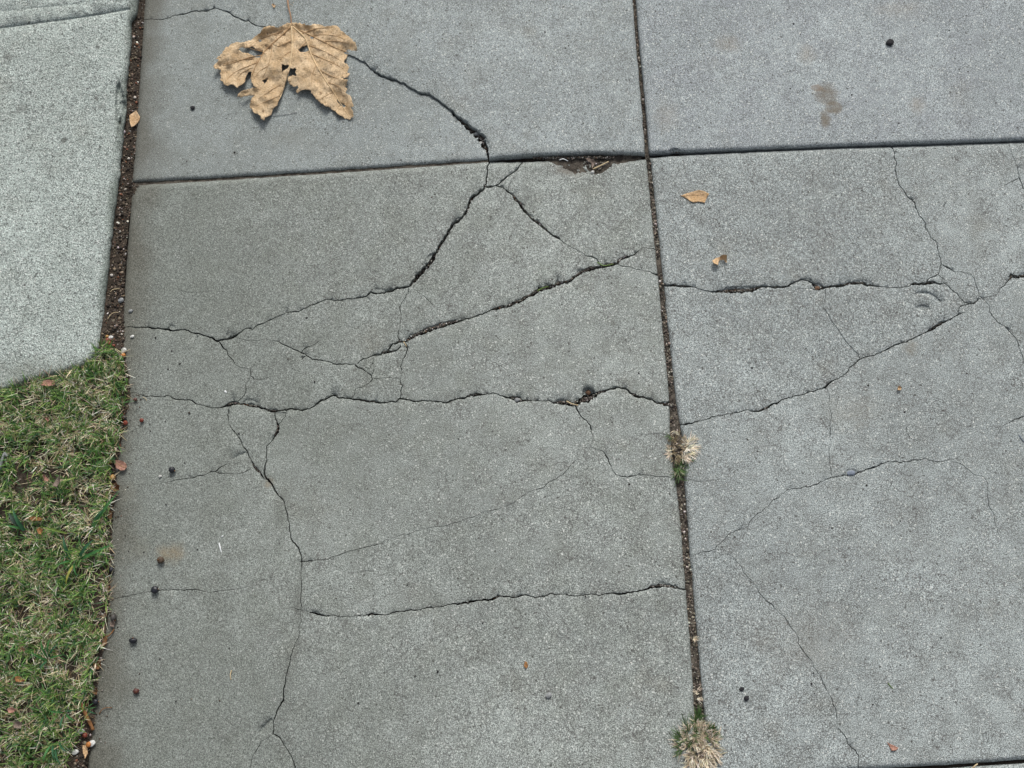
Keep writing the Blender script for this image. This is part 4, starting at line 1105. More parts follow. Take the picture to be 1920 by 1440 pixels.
tuft(1308, 1397, 'largest tuft of pale dry grass with green blades, near the bottom edge', [
    ('dry_blades', 360, 1309, 1397, 36, 40, (9, 17), (0.3, 1.35), DRYB, [3, 3, 2], PALE, (1.3, 2.5), None),
    ('tip_blades', 150, 1313, 1402, 38, 40, (9, 16), (0.7, 1.35), DRYB, [3, 3, 2], PALE, (1.5, 2.7), (-0.45, 3.4)),
    ('tip_blades', 130, 1306, 1392, 36, 38, (8, 15), (0.5, 1.3), DRYB, [3, 3, 2], PALE, (1.3, 2.4), None),
    ('dry_blades', 190, 1309, 1396, 20, 24, (8, 14), (0.5, 1.2), DRYB, [3, 3, 2], PALE, (1.3, 2.3), None),
    ('green_blades', 150, 1304, 1390, 40, 42, (10, 19), (0.5, 1.25), GRN, [3, 2, 1], GTIP, (0.9, 1.6), (2.3, 3.0)),
    ('green_blades', 60, 1318, 1385, 30, 30, (9, 15), (0.5, 1.2), GRN, [3, 2, 1], GTIP, (0.9, 1.6), (0.5, 1.2)),
    ('green_blades', 16, 1306, 1350, 8, 8, (13, 22), (0.5, 1.1), GRN, [2, 3, 1], GTIP, (1.2, 2.0), (1.5, 1.6))])
tuft(1275, 842, 'spiky pale dry grass tuft in the joint beside the diagonal crack', [
    ('dry_blades', 240, 1268, 842, 17, 28, (5, 10), (0.1, 1.0), DRYB, [3, 2, 2], DRYB, (0.8, 1.4), None),
    ('tip_blades', 95, 1284, 841, 14, 18, (10, 19), (0.8, 1.35), PALE, [3, 2, 3, 1], PALE, (1.2, 2.1), (0.1, 2.6)),
    ('tip_blades', 40, 1280, 855, 14, 12, (8, 14), (0.8, 1.3), PALE, [3, 2, 2, 1], PALE, (1.1, 1.9), (-0.9, 1.8)),
    ('tip_blades', 40, 1264, 846, 10, 12, (6, 11), (0.8, 1.3), PALE, [2, 3, 1, 1], PALE, (1.0, 1.7), (3.6, 1.6)),
    ('tip_blades', 28, 1270, 812, 8, 8, (4, 8), (0.7, 1.4), PALE, [2, 3, 1, 1], PALE, (0.8, 1.4), None),
    ('green_blades', 16, 1256, 820, 6, 6, (6, 11), (0.6, 1.2), GRN, [3, 2, 1], GTIP, (0.8, 1.4), None),
    ('green_blades', 12, 1284, 862, 8, 5, (7, 12), (0.8, 1.3), GRN, [3, 2, 1], GTIP, (0.8, 1.4), (-0.6, 2.0))])
tuft(1274, 888, 'small green grass tuft just below the spiky pale tuft', [
    ('green_blades', 60, 1273, 884, 6, 16, (7, 15), (0.6, 1.25), GRN, [3, 3, 1], GTIP, (0.9, 1.6), None),
    ('green_blades', 22, 1272, 876, 5, 6, (12, 20), (0.9, 1.3), GRN, [3, 3, 2], GTIP, (0.9, 1.6), (-1.5, 1.2)),
    ('dry_blades', 14, 1276, 880, 8, 14, (7, 13), (0.8, 1.3), PALE, [1, 2, 1, 2], PALE, (0.6, 1.1), None)])
tuft(1307, 1302, 'little curl of straw blades in the joint above the largest tuft', [
    ('dry_blades', 26, 1307, 1302, 5, 9, (6, 11), (0.7, 1.4), PALE, [2, 3, 1, 2], PALE, (0.7, 1.2), None)])
tuft(1300, 1195, 'wisp of straw blades in the joint below the long lower crack', [
    ('dry_blades', 20, 1300, 1195, 4, 12, (5, 10), (0.7, 1.4), PALE, [1, 3, 1, 3], DRYB, (0.7, 1.1), None)])

# coarse weeds standing out of the lawn
def weed(cx, cy, label, leaves):
    root = empty('broad_blade_weed', W(cx, cy, 4 * MM), label=label, cat='weed', group='broad-bladed weeds in the lawn')
    for (bx, by, tx, ty, w, c) in leaves:
        n = 8
        a, b = Vector(W(bx, by, 13 * MM)), Vector(W(tx, ty, 17 * MM))
        d = b - a
        pr = Vector((-d.y, d.x, 0)).normalized()
        V, F = [], []
        for i in range(n + 1):
            t = i / n
            ww = w * MM * (0.75 + 0.9 * t - 1.62 * t * t)
            p = a + d * t + Vector((0, 0, math.sin(t * 2.6) * 9 * MM))
            V += [p - pr * ww * 0.5 + Vector((0, 0, .25 * ww)), p, p + pr * ww * 0.5 + Vector((0, 0, .25 * ww))]
        for i in range(n):
            k = 3 * i
            F += [(k, k + 1, k + 4, k + 3), (k + 1, k + 2, k + 5, k + 4)]
        me = mesh('blade', [v - root.location for v in V], F)
        set_tint(me, np.tile(c, (len(V), 1)))
        link('blade', me, M_BLADE, root)
WG = (0.060, 0.190, 0.055); WD = (0.040, 0.130, 0.060); WY = (0.30, 0.30, 0.06)
weed(140, 1050, 'weed with broad green blades in the lawn, one reaching the slab', [
    (150, 1050, 216, 1021, 5.5, WG), (148, 1048, 178, 1012, 6.5, WD), (134, 1050, 121, 1005, 6, WD), (138, 1060, 126, 1098, 4.5, WY), (140, 1056, 148, 1082, 3.5, WG), (130, 1052, 108, 1062, 3.5, WG),
    (126, 1000, 78, 988, 4.0, (0.16, 0.24, 0.05))])
weed(180, 970, 'long green blade leaning from the lawn edge over the slab', [(168, 1000, 226, 921, 6, WG), (172, 985, 204, 950, 4.5, WD)])
weed(40, 985, 'dark bluish green broad blade at the left edge of the lawn', [(46, 995, 27, 955, 7, WD), (40, 990, 20, 962, 8, (0.06, 0.09, 0.07)), (44, 992, 12, 985, 4, WG)])
weed(90, 1235, 'star of narrow green blades in the middle of the lower lawn', [(88, 1238, 60, 1222, 4, WG), (90, 1232, 98, 1195, 4, WG), (94, 1234, 122, 1228, 3.6, WG), (88, 1240, 78, 1256, 3.4, WD), (92, 1232, 112, 1206, 3.6, WD), (90, 1234, 80, 1200, 3.6, WG)])
weed(130, 1340, 'fan of green blades near the brown twig in the lawn', [(124, 1338, 146, 1352, 4, WG), (122, 1332, 142, 1332, 3.6, WD), (120, 1342, 118, 1368, 3.6, WD), (118, 1336, 92, 1332, 3.2, WG)])
weed(168, 1330, 'short green blade fan at the slab edge above the brown twig', [(165, 1330, 184, 1325, 2.6, WG), (166, 1331, 184, 1338, 2.6, WD), (165, 1329, 178, 1318, 2.2, WG)])
weed(105, 1410, 'dark green drooping blades at the bottom of the lawn', [(100, 1395, 108, 1428, 4, WD), (112, 1392, 130, 1410, 4, WD), (95, 1398, 84, 1430, 4, WG), (104, 1402, 118, 1436, 3.6, WD)])

# ------------------------------------------------------------------ tubes, leaves, berries, pebbles
def tube_mesh(name, pts, rads, origin, n=7):
    V, F = [], []
    pts = [Vector(p) for p in pts]
    for i, p in enumerate(pts):
        d = (pts[min(i + 1, len(pts) - 1)] - pts[max(i - 1, 0)]).normalized()
        u = d.cross(Vector((0, 0, 1)))
        u = u.normalized() if u.length > 1e-6 else Vector((1, 0, 0))
        v = d.cross(u)
        for k in range(n):
            a = 2 * math.pi * k / n
            V.append(p + (u * math.cos(a) + v * math.sin(a)) * rads[i] - origin)
    for i in range(len(pts) - 1):
        for k in range(n):
            F.append((i * n + k, i * n + (k + 1) % n, (i + 1) * n + (k + 1) % n, (i + 1) * n + k))
    F.append(tuple(range(n))[::-1]); F.append(tuple((len(pts) - 1) * n + k for k in range(n)))
    return mesh(name, V, F)

def spline(ctrl, m):
    out = []
    C = [Vector(c) for c in ctrl]
    C = [C[0] * 2 - C[1]] + C + [C[-1] * 2 - C[-2]]
    for i in range(1, len(C) - 2):
        for k in range(m):
            t = k / m
            a, b, c, d = C[i - 1], C[i], C[i + 1], C[i + 2]
            out.append(0.5 * ((2 * b) + (c - a) * t + (2 * a - 5 * b + 4 * c - d) * t * t + (3 * b - a - 3 * c + d) * t ** 3))
    out.append(C[-2])
    return out

def rod(name, ctrl, r0, r1, mat, label=None, cat=None, group=None, parent=None, m=5, bumps=0.0, seed=1):
    """ctrl rows (px, py, z_mm)"""
    pts = [Vector(W(a, b, c * MM)) for a, b, c in ctrl]
    pts = spline(pts, m)
    rg = random.Random(seed)
    n = len(pts)
    rads = [(r0 + (r1 - r0) * i / (n - 1)) * MM * (1 + rg.uniform(-bumps, bumps)) for i in range(n)]
    o = parent.location.copy() if parent else pts[0].copy()
    ob = link(name, tube_mesh(name, pts, rads, o), mat, parent, label, cat, group)
    if not parent:
        ob.location = o
    return ob

def leaf_sheet(name, outline, holes, zf, mat, origin, parent=None, step=4.0, grid=6.0, jit=0.5, thick=0.35, seed=1, **kw):
    rg = random.Random(seed)
    out = resample(outline, step, rg, jit)
    if area(out) < 0:
        out = out[::-1]
    V, F, kind = list(out), [list(range(len(out)))], [0]
    for h in holes:
        h = resample(h, 3.0, rg, 0.35)
        if area(h) < 0:
            h = h[::-1]
        F.append(list(range(len(V), len(V) + len(h)))); kind.append(1)
        V += h
    q = np.array(out); lo, hi = q.min(0), q.max(0)
    G = np.stack(np.meshgrid(np.arange(lo[0], hi[0], grid), np.arange(lo[1], hi[1], grid)), -1).reshape(-1, 2)
    G = G + np.array([(rg.uniform(-.3, .3) * grid, rg.uniform(-.3, .3) * grid) for _ in range(len(G))]).reshape(-1, 2)
    G = G[inside(G, out)]
    V += list(map(tuple, G))
    vo, _, fo, _, _, of = delaunay_2d_cdt([Vector(v) for v in V], [], F, 0, 1e-4, True)
    fo = [f[::-1] for f, o in zip(fo, of) if o and all(kind[k] == 0 for k in o)]
    P = np.array([tuple(v) for v in vo])
    d, _ = seg_dist(P, segs(out))
    z = zf(P, d)
    X = Wn(P, z) - np.array(origin)
    n = len(X)
    me_v = [tuple(v) for v in X] + [(x, y, z_ - thick * MM) for x, y, z_ in X]
    ed = {}
    for f in fo:
        for a, b in zip(f, f[1:] + f[:1]):
            ed[(a, b)] = 1
    side = [(b, a, a + n, b + n) for (a, b) in ed if (b, a) not in ed]
    me = mesh(name, me_v, fo + [tuple(k + n for k in f[::-1]) for f in fo] + side)
    return link(name, me, mat, parent, **kw)

# ---- the big sycamore leaf
def L4(s, ox=360.0, oy=0.0, k=4.0):
    return [(ox + float(a.split(',')[0]) / k, oy + float(a.split(',')[1]) / k) for a in s.split()]
leaf_out = L4('742,175 770,170 830,180 880,190 905,180 950,182 1000,200 1050,190 1085,192 1110,215 1150,255 1190,285 1225,315 1235,350 1250,395 1215,405 1185,400 1165,415 1155,440 1140,460 1170,490 1172,520 1165,545 1185,550 1165,580 1130,590 1170,600 1160,640 1145,650 1165,665 1150,695 1185,715 1200,755 1215,795 1190,805 1210,840 1205,880 1185,900 1140,885 1100,860 1060,830 1010,800 960,765 930,745 905,705 880,675 845,672 815,680 795,700 780,690 800,660 790,640 760,650 735,635 718,600 722,575 755,562 785,572 775,545 785,520 770,508 739,508 730,530 715,570 700,620 685,665 665,710 655,748 640,790 605,815 600,845 575,870 545,880 540,905 515,890 515,870 470,850 435,810 432,780 440,755 460,725 470,715 430,715 380,725 335,728 345,705 380,680 420,665 470,660 492,654 460,645 445,615 443,570 456,530 420,545 405,580 390,620 365,640 345,660 315,640 300,632 270,645 240,635 230,610 210,600 215,565 215,520 190,515 165,510 160,495 185,470 200,445 180,440 210,420 230,385 260,350 310,325 330,315 380,315 440,305 465,280 510,250 540,205 560,198 600,195 650,210 680,190 710,170')
leaf_holes = [L4(s) for s in ('345,370 375,352 395,362 420,358 450,348 480,365 505,382 530,378 535,398 510,432 480,432 450,412 420,398 375,394',
    '495,295 515,290 522,310 505,318', '795,370 830,348 862,336 880,378 850,390 812,390', '672,480 700,490 728,488 715,515 690,528 672,540 675,520',
    '1085,735 1110,765 1135,780 1155,790 1145,805 1110,790 1090,760', '525,605 550,595 572,583 560,610 545,628', '880,285 900,275 925,280 905,292', '600,330 625,340 640,350 618,342', '1130,575 1112,582 1140,588')]
VEINS = [('745,190 752,300 750,380 740,460 730,520 700,620 668,715 630,785 590,840', 1.5, 0.5), ('750,195 820,255 860,310 890,400 940,500 1000,600 1060,690 1100,755 1150,830 1185,885', 1.4, 0.45),
    ('760,205 880,262 980,310 1080,360 1190,402', 1.0, 0.3), ('735,205 680,260 600,330 540,390 500,455 470,510 452,560', 1.3, 0.45), ('715,205 640,250 560,275 480,310 430,345', 0.8, 0.3),
    ('520,415 430,430 330,465 200,500', 0.8, 0.3), ('490,470 400,505 310,550 250,610', 0.7, 0.3), ('890,400 980,440 1070,480 1160,530', 0.7, 0.25), ('950,520 1040,570 1150,605', 0.6, 0.25),
    ('1010,620 1080,640 1150,690', 0.5, 0.2), ('930,490 900,570 900,650', 0.5, 0.2), ('870,340 960,370 1060,420 1120,460', 0.5, 0.2), ('700,620 620,660 500,740', 0.6, 0.2), ('668,715 580,750 470,800', 0.6, 0.2),
    ('600,330 590,420 560,520 530,580', 0.5, 0.2), ('900,270 980,260 1080,270 1150,300', 0.5, 0.2), ('540,390 460,370 380,340', 0.6, 0.2), ('752,300 690,330 640,350', 0.5, 0.2), ('750,380 700,410 660,450', 0.5, 0.2), ('460,440 350,450 230,480', 0.5, 0.2), ('440,510 360,560 330,630', 0.5, 0.2), ('860,310 820,350 790,390', 0.4, 0.2), ('1000,310 1100,310 1220,340', 0.5, 0.2), ('820,255 930,215 1060,205', 0.6, 0.2), ('1060,690 1000,720 960,750', 0.4, 0.2), ('560,500 500,540 460,600', 0.5, 0.2), ('640,270 560,240 520,250', 0.5, 0.2)]
v_segs = np.vstack([segs(spline([(a, b, 0) for a, b in L4(s)], 4), False) for s, _, _ in VEINS[:6]])
def z_leaf(P, d=None):
    u, v = (P[:, 0] - 545) / 130, (P[:, 1] - 48) / 170
    z = 6.5 + 3.4 * np.sin(u * 3.3 + 0.7) * np.cos(v * 2.6) + 6.5 * vnoise(P, 0.016, 3.3, 3) + 3.6 * vnoise(P, 0.042, 8.1, 2) + 1.3 * vnoise(P, 0.11, 6.1, 2) - 5.0 * np.abs(vnoise(P, 0.026, 13.1, 2)) - 2.2 * np.abs(vnoise(P, 0.062, 17.7, 2)) + 1.6
    dv, _ = seg_dist(P, v_segs)
    z += 4.5 * smooth01(dv / 22) - 1.2                       # blade arches up between the ribs
    z += 4.5 * smooth01((-u - 0.35) / 0.6) * smooth01(1 - v / 0.8)
    if d is not None:
        z += 6.0 * (1 - smooth01(d / 11)) * (vnoise(P, 0.045, 1.9, 2) + 0.15)
    tipd = smooth01((v - 0.75) / 0.3)
    z -= 2.5 * tipd
    step = 5.5 * smooth01((P[:, 0] - 300) / 560) * 0
    return np.maximum(z, 0.7) * MM
leaf_o = Vector(W(546, 48, 6 * MM))
leaf = empty('sycamore_leaf', leaf_o, label='large torn dry tan sycamore leaf lying face up on the far slab', cat='leaf')
leaf_sheet('leaf_blade', leaf_out, leaf_holes, z_leaf, M_LEAF, leaf_o, leaf, 3.0, 3.2, 0.8, 0.4, 5)
for i, (s, a, b) in enumerate(VEINS):
    q = spline([(x, y, 0) for x, y in L4(s)], 6)
    Q = np.array([(p.x, p.y) for p in q])
    zz = z_leaf(Q) / MM + 0.45
    pts = [Vector(W(x, y, z * MM)) for (x, y), z in zip(Q, zz)]
    n = len(pts)
    rads = [(a + (b - a) * k / (n - 1)) * MM * 1.2 for k in range(n)]
    link('vein', tube_mesh('vein', pts, rads, leaf_o, 6), M_RIB if i < 2 else M_VEIN, leaf)
zb = float(z_leaf(np.array([[546.2, 47.5]]))[0]) / MM
rod('stalk', [(546.2, 49, zb + .4), (546, 40, zb + 2), (544.5, 28, zb + 4), (541, 14, zb + 5), (539.5, 0, zb + 4), (538, -30, 3), (537, -60, 1.8)], 1.3, 1.9, M_STALK, parent=leaf, m=6)

# ---- small fallen leaves
def small_leaf(name, outline, mat, label, z0=1.0, curl=4.0, axis=0.0, rib=None, seed=1, group='small fallen leaves', zlift=0.0, cat='leaf'):
    q = np.array(outline)
    c = q.mean(0)
    span = max(np.ptp(q[:, 0]), np.ptp(q[:, 1])) / 2
    ca, sa = math.cos(axis), math.sin(axis)
    def zf(P, d=None):
        u = ((P[:, 0] - c[0]) * ca + (P[:, 1] - c[1]) * sa) / span
        v = (-(P[:, 0] - c[0]) * sa + (P[:, 1] - c[1]) * ca) / span
        return np.maximum((z0 + zlift + curl * v * v * 2.2 + 0.35 * curl * u * u + 0.9 * vnoise(P, 0.09, seed * 1.7, 2)), 0.5 + zlift) * MM
    o = Vector(W(c[0], c[1], (z0 + zlift) * MM))
    root = empty(name, o, label=label, cat=cat, group=group)
    leaf_sheet('leaf_blade', outline, [], zf, mat, o, root, 2.0, 2.6, 0.18, 0.3, seed)
    if rib:
        R = np.array(rib, float)
        pts = spline([(a, b, 0) for a, b in rib], 4)
        Q = np.array([(p.x, p.y) for p in pts])
        zz = zf(Q)
        P3 = [Vector(W(x, y, z + 0.2 * MM)) for (x, y), z in zip(Q, zz)]
        link('midrib', tube_mesh('midrib', P3, [0.45 * MM] * len(P3), o, 5), M_VEIN, root)
    return root
def T(s, ox=0, oy=0, k=1.0):
    return L4(s, ox, oy, k)
small_leaf('dry_leaf', T('785,1068 830,1050 880,1035 920,1025 965,1035 1000,1055 985,1075 965,1120 930,1112 905,1115 880,1118 850,1105 825,1085', 1080, 100, 4), M_LEAF_TAN,
           'small curled tan leaf alone on the right slab, right of the joint', 1.2, 5, 0.1, T('800,1068 880,1065 960,1058', 1080, 100, 4), 3)
small_leaf('dry_leaf', T('1500,195 1530,175 1560,165 1575,150 1612,150 1612,212 1598,205 1590,190 1560,190 1550,200 1545,228 1515,215', 960, 440, 4), M_LEAF_TAN,
           'folded scrap of pale tan leaf on the slab above the long rough crack', 1.5, 7, 0.4, None, 4)
small_leaf('dry_leaf', T('970,865 1022,830 1050,875 1045,905 1020,935 985,955 972,915', 0, 0, 4), M_LEAF_TAN,
           'pale tan leaf scrap on the soil strip beside the driveway edge', 1.0, 3, 1.2, None, 5, zlift=-2)
small_leaf('pink_leaf', T('1010,1165 1060,1165 1100,1172 1135,1195 1142,1225 1125,1250 1090,1260 1050,1240 1035,1210', 0, 620, 4.8), M_LEAF_PINK,
           'rounded pink leaf at the lawn edge lying onto the slab', 2.5, 3, 0.4, T('1015,1170 1070,1205 1130,1235', 0, 620, 4.8), 6, zlift=2)
small_leaf('pink_leaf', T('365,490 390,455 430,442 470,445 495,455 490,485 440,500', 0, 620, 4.8), M_LEAF_PINK,
           'pinkish brown leaf where the lawn meets the driveway corner', 2.0, 5, 0.0, None, 7, zlift=16)
small_leaf('leaf_scrap', T('820,1258 850,1275 875,1285 905,1300 885,1318 855,1322 845,1300', 1440, 1050, 3.692), M_LEAF_PINK,
           'pink leaf scrap near the bottom right of the right slab', 0.8, 3, 0.3, None, 8)
small_leaf('leaf_scrap', T('340,785 355,790 362,815 350,832 335,815', 880, 1000, 3.273), M_LEAF_ORANGE, 'tiny orange leaf crumb on the near slab left of the joint', 0.8, 2, 1.2, None, 9)
small_leaf('leaf_scrap', T('972,140 985,132 1005,145 995,165 975,165', 1440, 690, 4), M_LEAF_TAN, 'tiny cream leaf crumb on the right slab', 0.8, 2, 0.3, None, 10)
small_leaf('leaf_scrap', T('596,35 610,25 628,42 615,58', 360, 0, 4), M_LEAF_TAN, 'tiny yellowish crumb left of the big leaf stalk', 0.8, 2, 0.3, None, 11)
small_leaf('leaf_scrap', T('735,30 760,18 775,28 755,42', 360, 0, 4), M_LEAF_TAN, 'tiny yellowish crumb right of the big leaf stalk', 0.8, 2, 0.3, None, 12)
small_leaf('brown_leaf', T('835,500 870,465 905,480 912,520 880,555 850,540', 0, 1140, 4.8), M_LEAF_BROWN, 'brown leaf at the slab edge left of the maroon berry', 2, 4, 0.8, None, 13, zlift=3)
small_leaf('brown_leaf', T('920,290 945,250 968,275 955,330 925,345', 0, 1140, 4.8), M_LEAF_BROWN, 'narrow brown leaf at the slab edge beside the black lowest-but-one berry', 2, 3, 1.2, None, 14, zlift=3)
small_leaf('brown_leaf', T('820,730 850,705 880,740 870,780 840,775', 0, 1140, 4.8), M_LEAF_BROWN, 'crumpled brown leaf at the slab edge above the fallen twig', 2, 5, 0.5, None, 15, zlift=3)
small_leaf('orange_leaf', T('130,620 165,612 235,655 180,670 140,660', 0, 1140, 4.8), M_LEAF_ORANGE, 'orange brown leaf in the lower lawn near the left edge', 2, 4, 0.3, None, 16, zlift=17)
small_leaf('pink_leaf', T('65,910 100,890 155,915 110,945 75,945', 0, 1140, 4.8), M_LEAF_PINK, 'pale pinkish leaf in the lawn below the orange leaf', 2, 4, 0.3, None, 17, zlift=17)
small_leaf('pink_leaf', T('155,370 190,350 225,365 215,395 175,395', 0, 1140, 4.8), M_LEAF_PINK, 'pale pinkish leaf in the lawn above the orange leaf', 2, 4, 0.3, None, 18, zlift=17)
small_leaf('grey_leaf', T('110,1030 165,1015 200,1040 185,1085 130,1080', 0, 1140, 4.8), M_LEAF_GREY, 'withered grey leaf low in the lawn near the left edge', 2, 5, 0.3, None, 19, zlift=16)
small_leaf('grey_leaf', T('690,245 730,250 755,285 740,310 700,290', 0, 1140, 4.8), M_LEAF_GREY, 'withered grey brown leaf in the lawn near its slab edge', 2, 5, 0.3, None, 20, zlift=15)
small_leaf('orange_leaf', T('255,440 300,425 390,440 370,460 290,465', 0, 880, 4.8), M_LEAF_ORANGE, 'long orange brown leaf in the lawn beside the dark broad blade', 2, 4, 0.2, None, 21, zlift=18)
small_leaf('orange_leaf', T('330,540 360,520 385,545 375,590 345,580', 0, 880, 4.8), M_LEAF_ORANGE, 'crumpled orange brown leaf in the lawn under the long orange leaf', 2, 4, 0.9, None, 22, zlift=18)
small_leaf('grey_leaf', T('470,150 500,100 540,40 535,120 510,160', 0, 880, 4.8), M_LEAF_GREY, 'pale folded leaf in the upper lawn', 2, 5, 0.9, None, 23, zlift=18)
small_leaf('pink_leaf', T('380,1300 395,1290 440,1340 430,1360 400,1345', 0, 620, 4.8), M_LEAF_PINK, 'slim pink leaf in the upper lawn left of the pale folded leaf', 2, 4, 0.6, None, 24, zlift=17)
small_leaf('brown_leaf', T('405,790 430,780 445,805 425,820', 0, 620, 4.8), M_LEAF_PINK, 'small reddish leaf among the straw of the upper lawn', 2, 4, 0.6, None, 25, zlift=17)
small_leaf('brown_leaf', T('740,1240 765,1230 785,1260 790,1310 765,1355 745,1300', 0, 1140, 4.8), M_LEAF_TAN, 'tan leaf at the slab edge in the bottom corner', 2, 4, 1.3, None, 26, zlift=3)
small_leaf('brown_leaf', T('1000,130 1040,120 1075,145 1070,190 1030,200 995,175', 0, 880, 4.8), M_LEAF_BROWN, 'dark crumpled brown leaf at the lawn edge below the tan berry', 2, 7, 0.6, None, 27, zlift=4)
small_leaf('leaf_scrap', T('515,190 600,205 620,240 580,300 575,240 545,230', 1000, 260, 5.29), M_LEAF_GREY, 'purplish grey leaf scrap in the chipped hole at the joint', 1, 4, 0.6, None, 28, zlift=-5)
small_leaf('brown_leaf', T('945,375 985,360 1010,395 1005,450 970,440', 0, 880, 4.8), M_LEAF_BROWN, 'brown leaf bits at the slab edge under the long green blade', 2, 4, 0.9, None, 29, zlift=3)
small_leaf('brown_leaf', T('985,130 1020,110 1040,140 1020,175 990,165', 0, 1140, 4.8), M_LEAF_GREY, 'grey brown leaf under the dark berry at the slab edge', 1, 4, 0.9, None, 30, zlift=2)

# ---- berries
def berry(px, py, d_mm, kind, label, zlift=0.0, seed=1, stem=True, group='fallen berries'):
    rg = np.random.RandomState(seed)
    bm = bmesh.new()
    bmesh.ops.create_icosphere(bm, subdivisions=3, radius=1)
    ax = Vector(rg.normal(0, 1, 3)); ax.z = abs(ax.z) * 0.4; ax.normalize()
    s = Vector((rg.uniform(.84, 1.14), rg.uniform(.84, 1.1), rg.uniform(.74, .96)))
    for v in bm.verts:
        c = v.co.normalized()
        k = 1 + (0.09 + 0.07 * (seed % 3)) * mnoise.fractal((c.x * 1.9 + seed, c.y * 1.9, c.z * 1.9), 1, 2, 3)
        k -= 0.13 * math.exp(-((1 - c.dot(ax)) / 0.07) ** 2)       # stem scar
        k += 0.05 * math.exp(-((1 + c.dot(ax)) / 0.02) ** 2)       # tip nub
        v.co = Vector((c.x * s.x, c.y * s.y, c.z * s.z)) * k * d_mm * 0.5 * MM
    me = bpy.data.meshes.new('berry')
    bm.to_mesh(me); bm.free()
    me.polygons.foreach_set('use_smooth', [True] * len(me.polygons))
    zc = zlift * MM + d_mm * 0.5 * MM * 0.9
    o = link('berry', me, BERRY[kind], None, label, 'berry', group)
    o.location = W(px, py, zc)
    if stem:
        p0 = ax * d_mm * 0.40 * MM
        link('stem_scar', tube_mesh('stem_scar', [p0, p0 + ax * 0.14 * d_mm * MM], [0.09 * d_mm * MM, 0.06 * d_mm * MM], Vector((0, 0, 0)), 6), M_TWIG, o)
    return o
berry(322.5, 881, 10.5, 'black', 'round black berry on the slab just above a fine crack', 0, 1)
berry(301, 1050, 11.5, 'brown', 'dull brown berry beside the tan stain on the slab', 0, 2)
berry(290, 1106, 11.0, 'black', 'shrivelled black berry sitting on the fine crack near the lawn', 0, 3)
berry(249.5, 1201, 10.5, 'black', 'black berry with a pale nick on the slab, second from the bottom', 0, 4)
berry(255, 1296, 8.5, 'maroon', 'maroon berry alone on the slab near the bottom left', 0, 5)
berry(265.5, 788, 7.0, 'red', 'red brown berry on the slab right of the lawn edge', 0, 6)
berry(253.5, 749, 6.5, 'maroon', 'dark maroon berry just below the crack at the lawn edge', 0, 7)
berry(235, 793, 8.0, 'red', 'red berry tucked against the lawn edge', 1, 8)
berry(233, 783, 8.5, 'dusky', 'dusky grey berry against the lawn edge above the red berry', 1, 9)
berry(211, 895, 9.5, 'tan', 'ochre berry at the lawn edge below the pink leaf', 4, 10)
berry(206, 866, 6.0, 'orange', 'tiny orange berry left of the rounded pink leaf', 6, 11)
berry(213, 1158, 11.0, 'dusky', 'dark shrivelled berry at the slab edge by the lawn', 1, 12)
berry(209, 1068, 8.5, 'black', 'black berry half under grass at the slab edge', 1, 13)
berry(179, 1316, 10.0, 'black', 'black shiny berry at the slab edge above the brown twig', 2, 14)
berry(166, 1396, 8.5, 'orange', 'orange berry at the slab edge in the bottom left corner', 2, 15)
berry(159, 1379, 7.5, 'red', 'reddish berry between the brown twig and the orange berry', 2, 16)
berry(204, 643, 7.5, 'red', 'red berry on the soil strip, lower of the pair at the driveway corner', 0, 17)
berry(202, 637, 6.5, 'red', 'red berry on the soil strip, upper of the pair at the driveway corner', 0, 18)
berry(213, 648, 6.0, 'red', 'small red berry right of the red pair on the soil strip', 0, 19)
berry(231, 666, 8.0, 'orange', 'orange berry at the end of the soil strip beside the slab', 0, 20)
berry(208, 638, 5.5, 'maroon', 'small maroon berry among the red ones on the soil strip', 0, 21)
berry(201, 631, 6.0, 'tan', 'pale tan berry above the red pair on the soil strip', 0, 22)

# ---- pebbles and dark bits
def pebble(px, py, d_mm, kind, label, zlift=0.0, seed=1, flat=0.6, name='pebble', cat='pebble', sx=1.3, rot=0.4):
    bm = bmesh.new()
    bmesh.ops.create_icosphere(bm, subdivisions=2, radius=1)
    for v in bm.verts:
        c = v.co.normalized()
        k = 1 + 0.28 * mnoise.noise((c.x * 1.7 + seed * 3.1, c.y * 1.7, c.z * 1.7)) + 0.12 * mnoise.noise((c.x * 4 + seed, c.y * 4, c.z * 4))
        x, y = c.x * sx * k, c.y * k
        v.co = Vector((x * math.cos(rot) - y * math.sin(rot), x * math.sin(rot) + y * math.cos(rot), c.z * flat * k)) * d_mm * 0.5 * MM
    me = bpy.data.meshes.new(name)
    bm.to_mesh(me); bm.free()
    o = link(name, me, PEB[kind], None, label, cat, 'pebbles and crumbs on the pavement')
    o.location = W(px, py, zlift * MM + d_mm * 0.5 * flat * 0.75 * MM)
pebble(361, 202, 7, 'dark', 'small dark stone on the far left slab below the big leaf', 0.5, 1)
pebble(1669, 79, 13, 'dark', 'jagged black crumb on the far right slab', 5, 2, 0.55, sx=1.2)
pebble(1400, 1309, 7, 'dark', 'dark crumb on the right slab, lower of the pair near the tuft', 0, 3)
pebble(1391, 1292, 6, 'dark', 'dark crumb on the right slab, upper of the pair near the tuft', 0, 4, 0.4)
pebble(1029, 1304, 8, 'grey', 'grey chip of stone on the near slab left of the largest tuft', 0, 5)
pebble(1111, 323, 6.5, 'pale', 'white pebble in the chipped hole at the joint', -5, 6, 0.9, sx=1.1)
pebble(1596, 887, 9, 'bluish', 'bluish lump stuck on the thin crack of the right slab', -0.8, 7, 0.5, sx=1.6, rot=0.1)
pebble(245, 583, 6, 'grey', 'grey pebble on the slab beside the soil strip', 0, 8, 0.8)
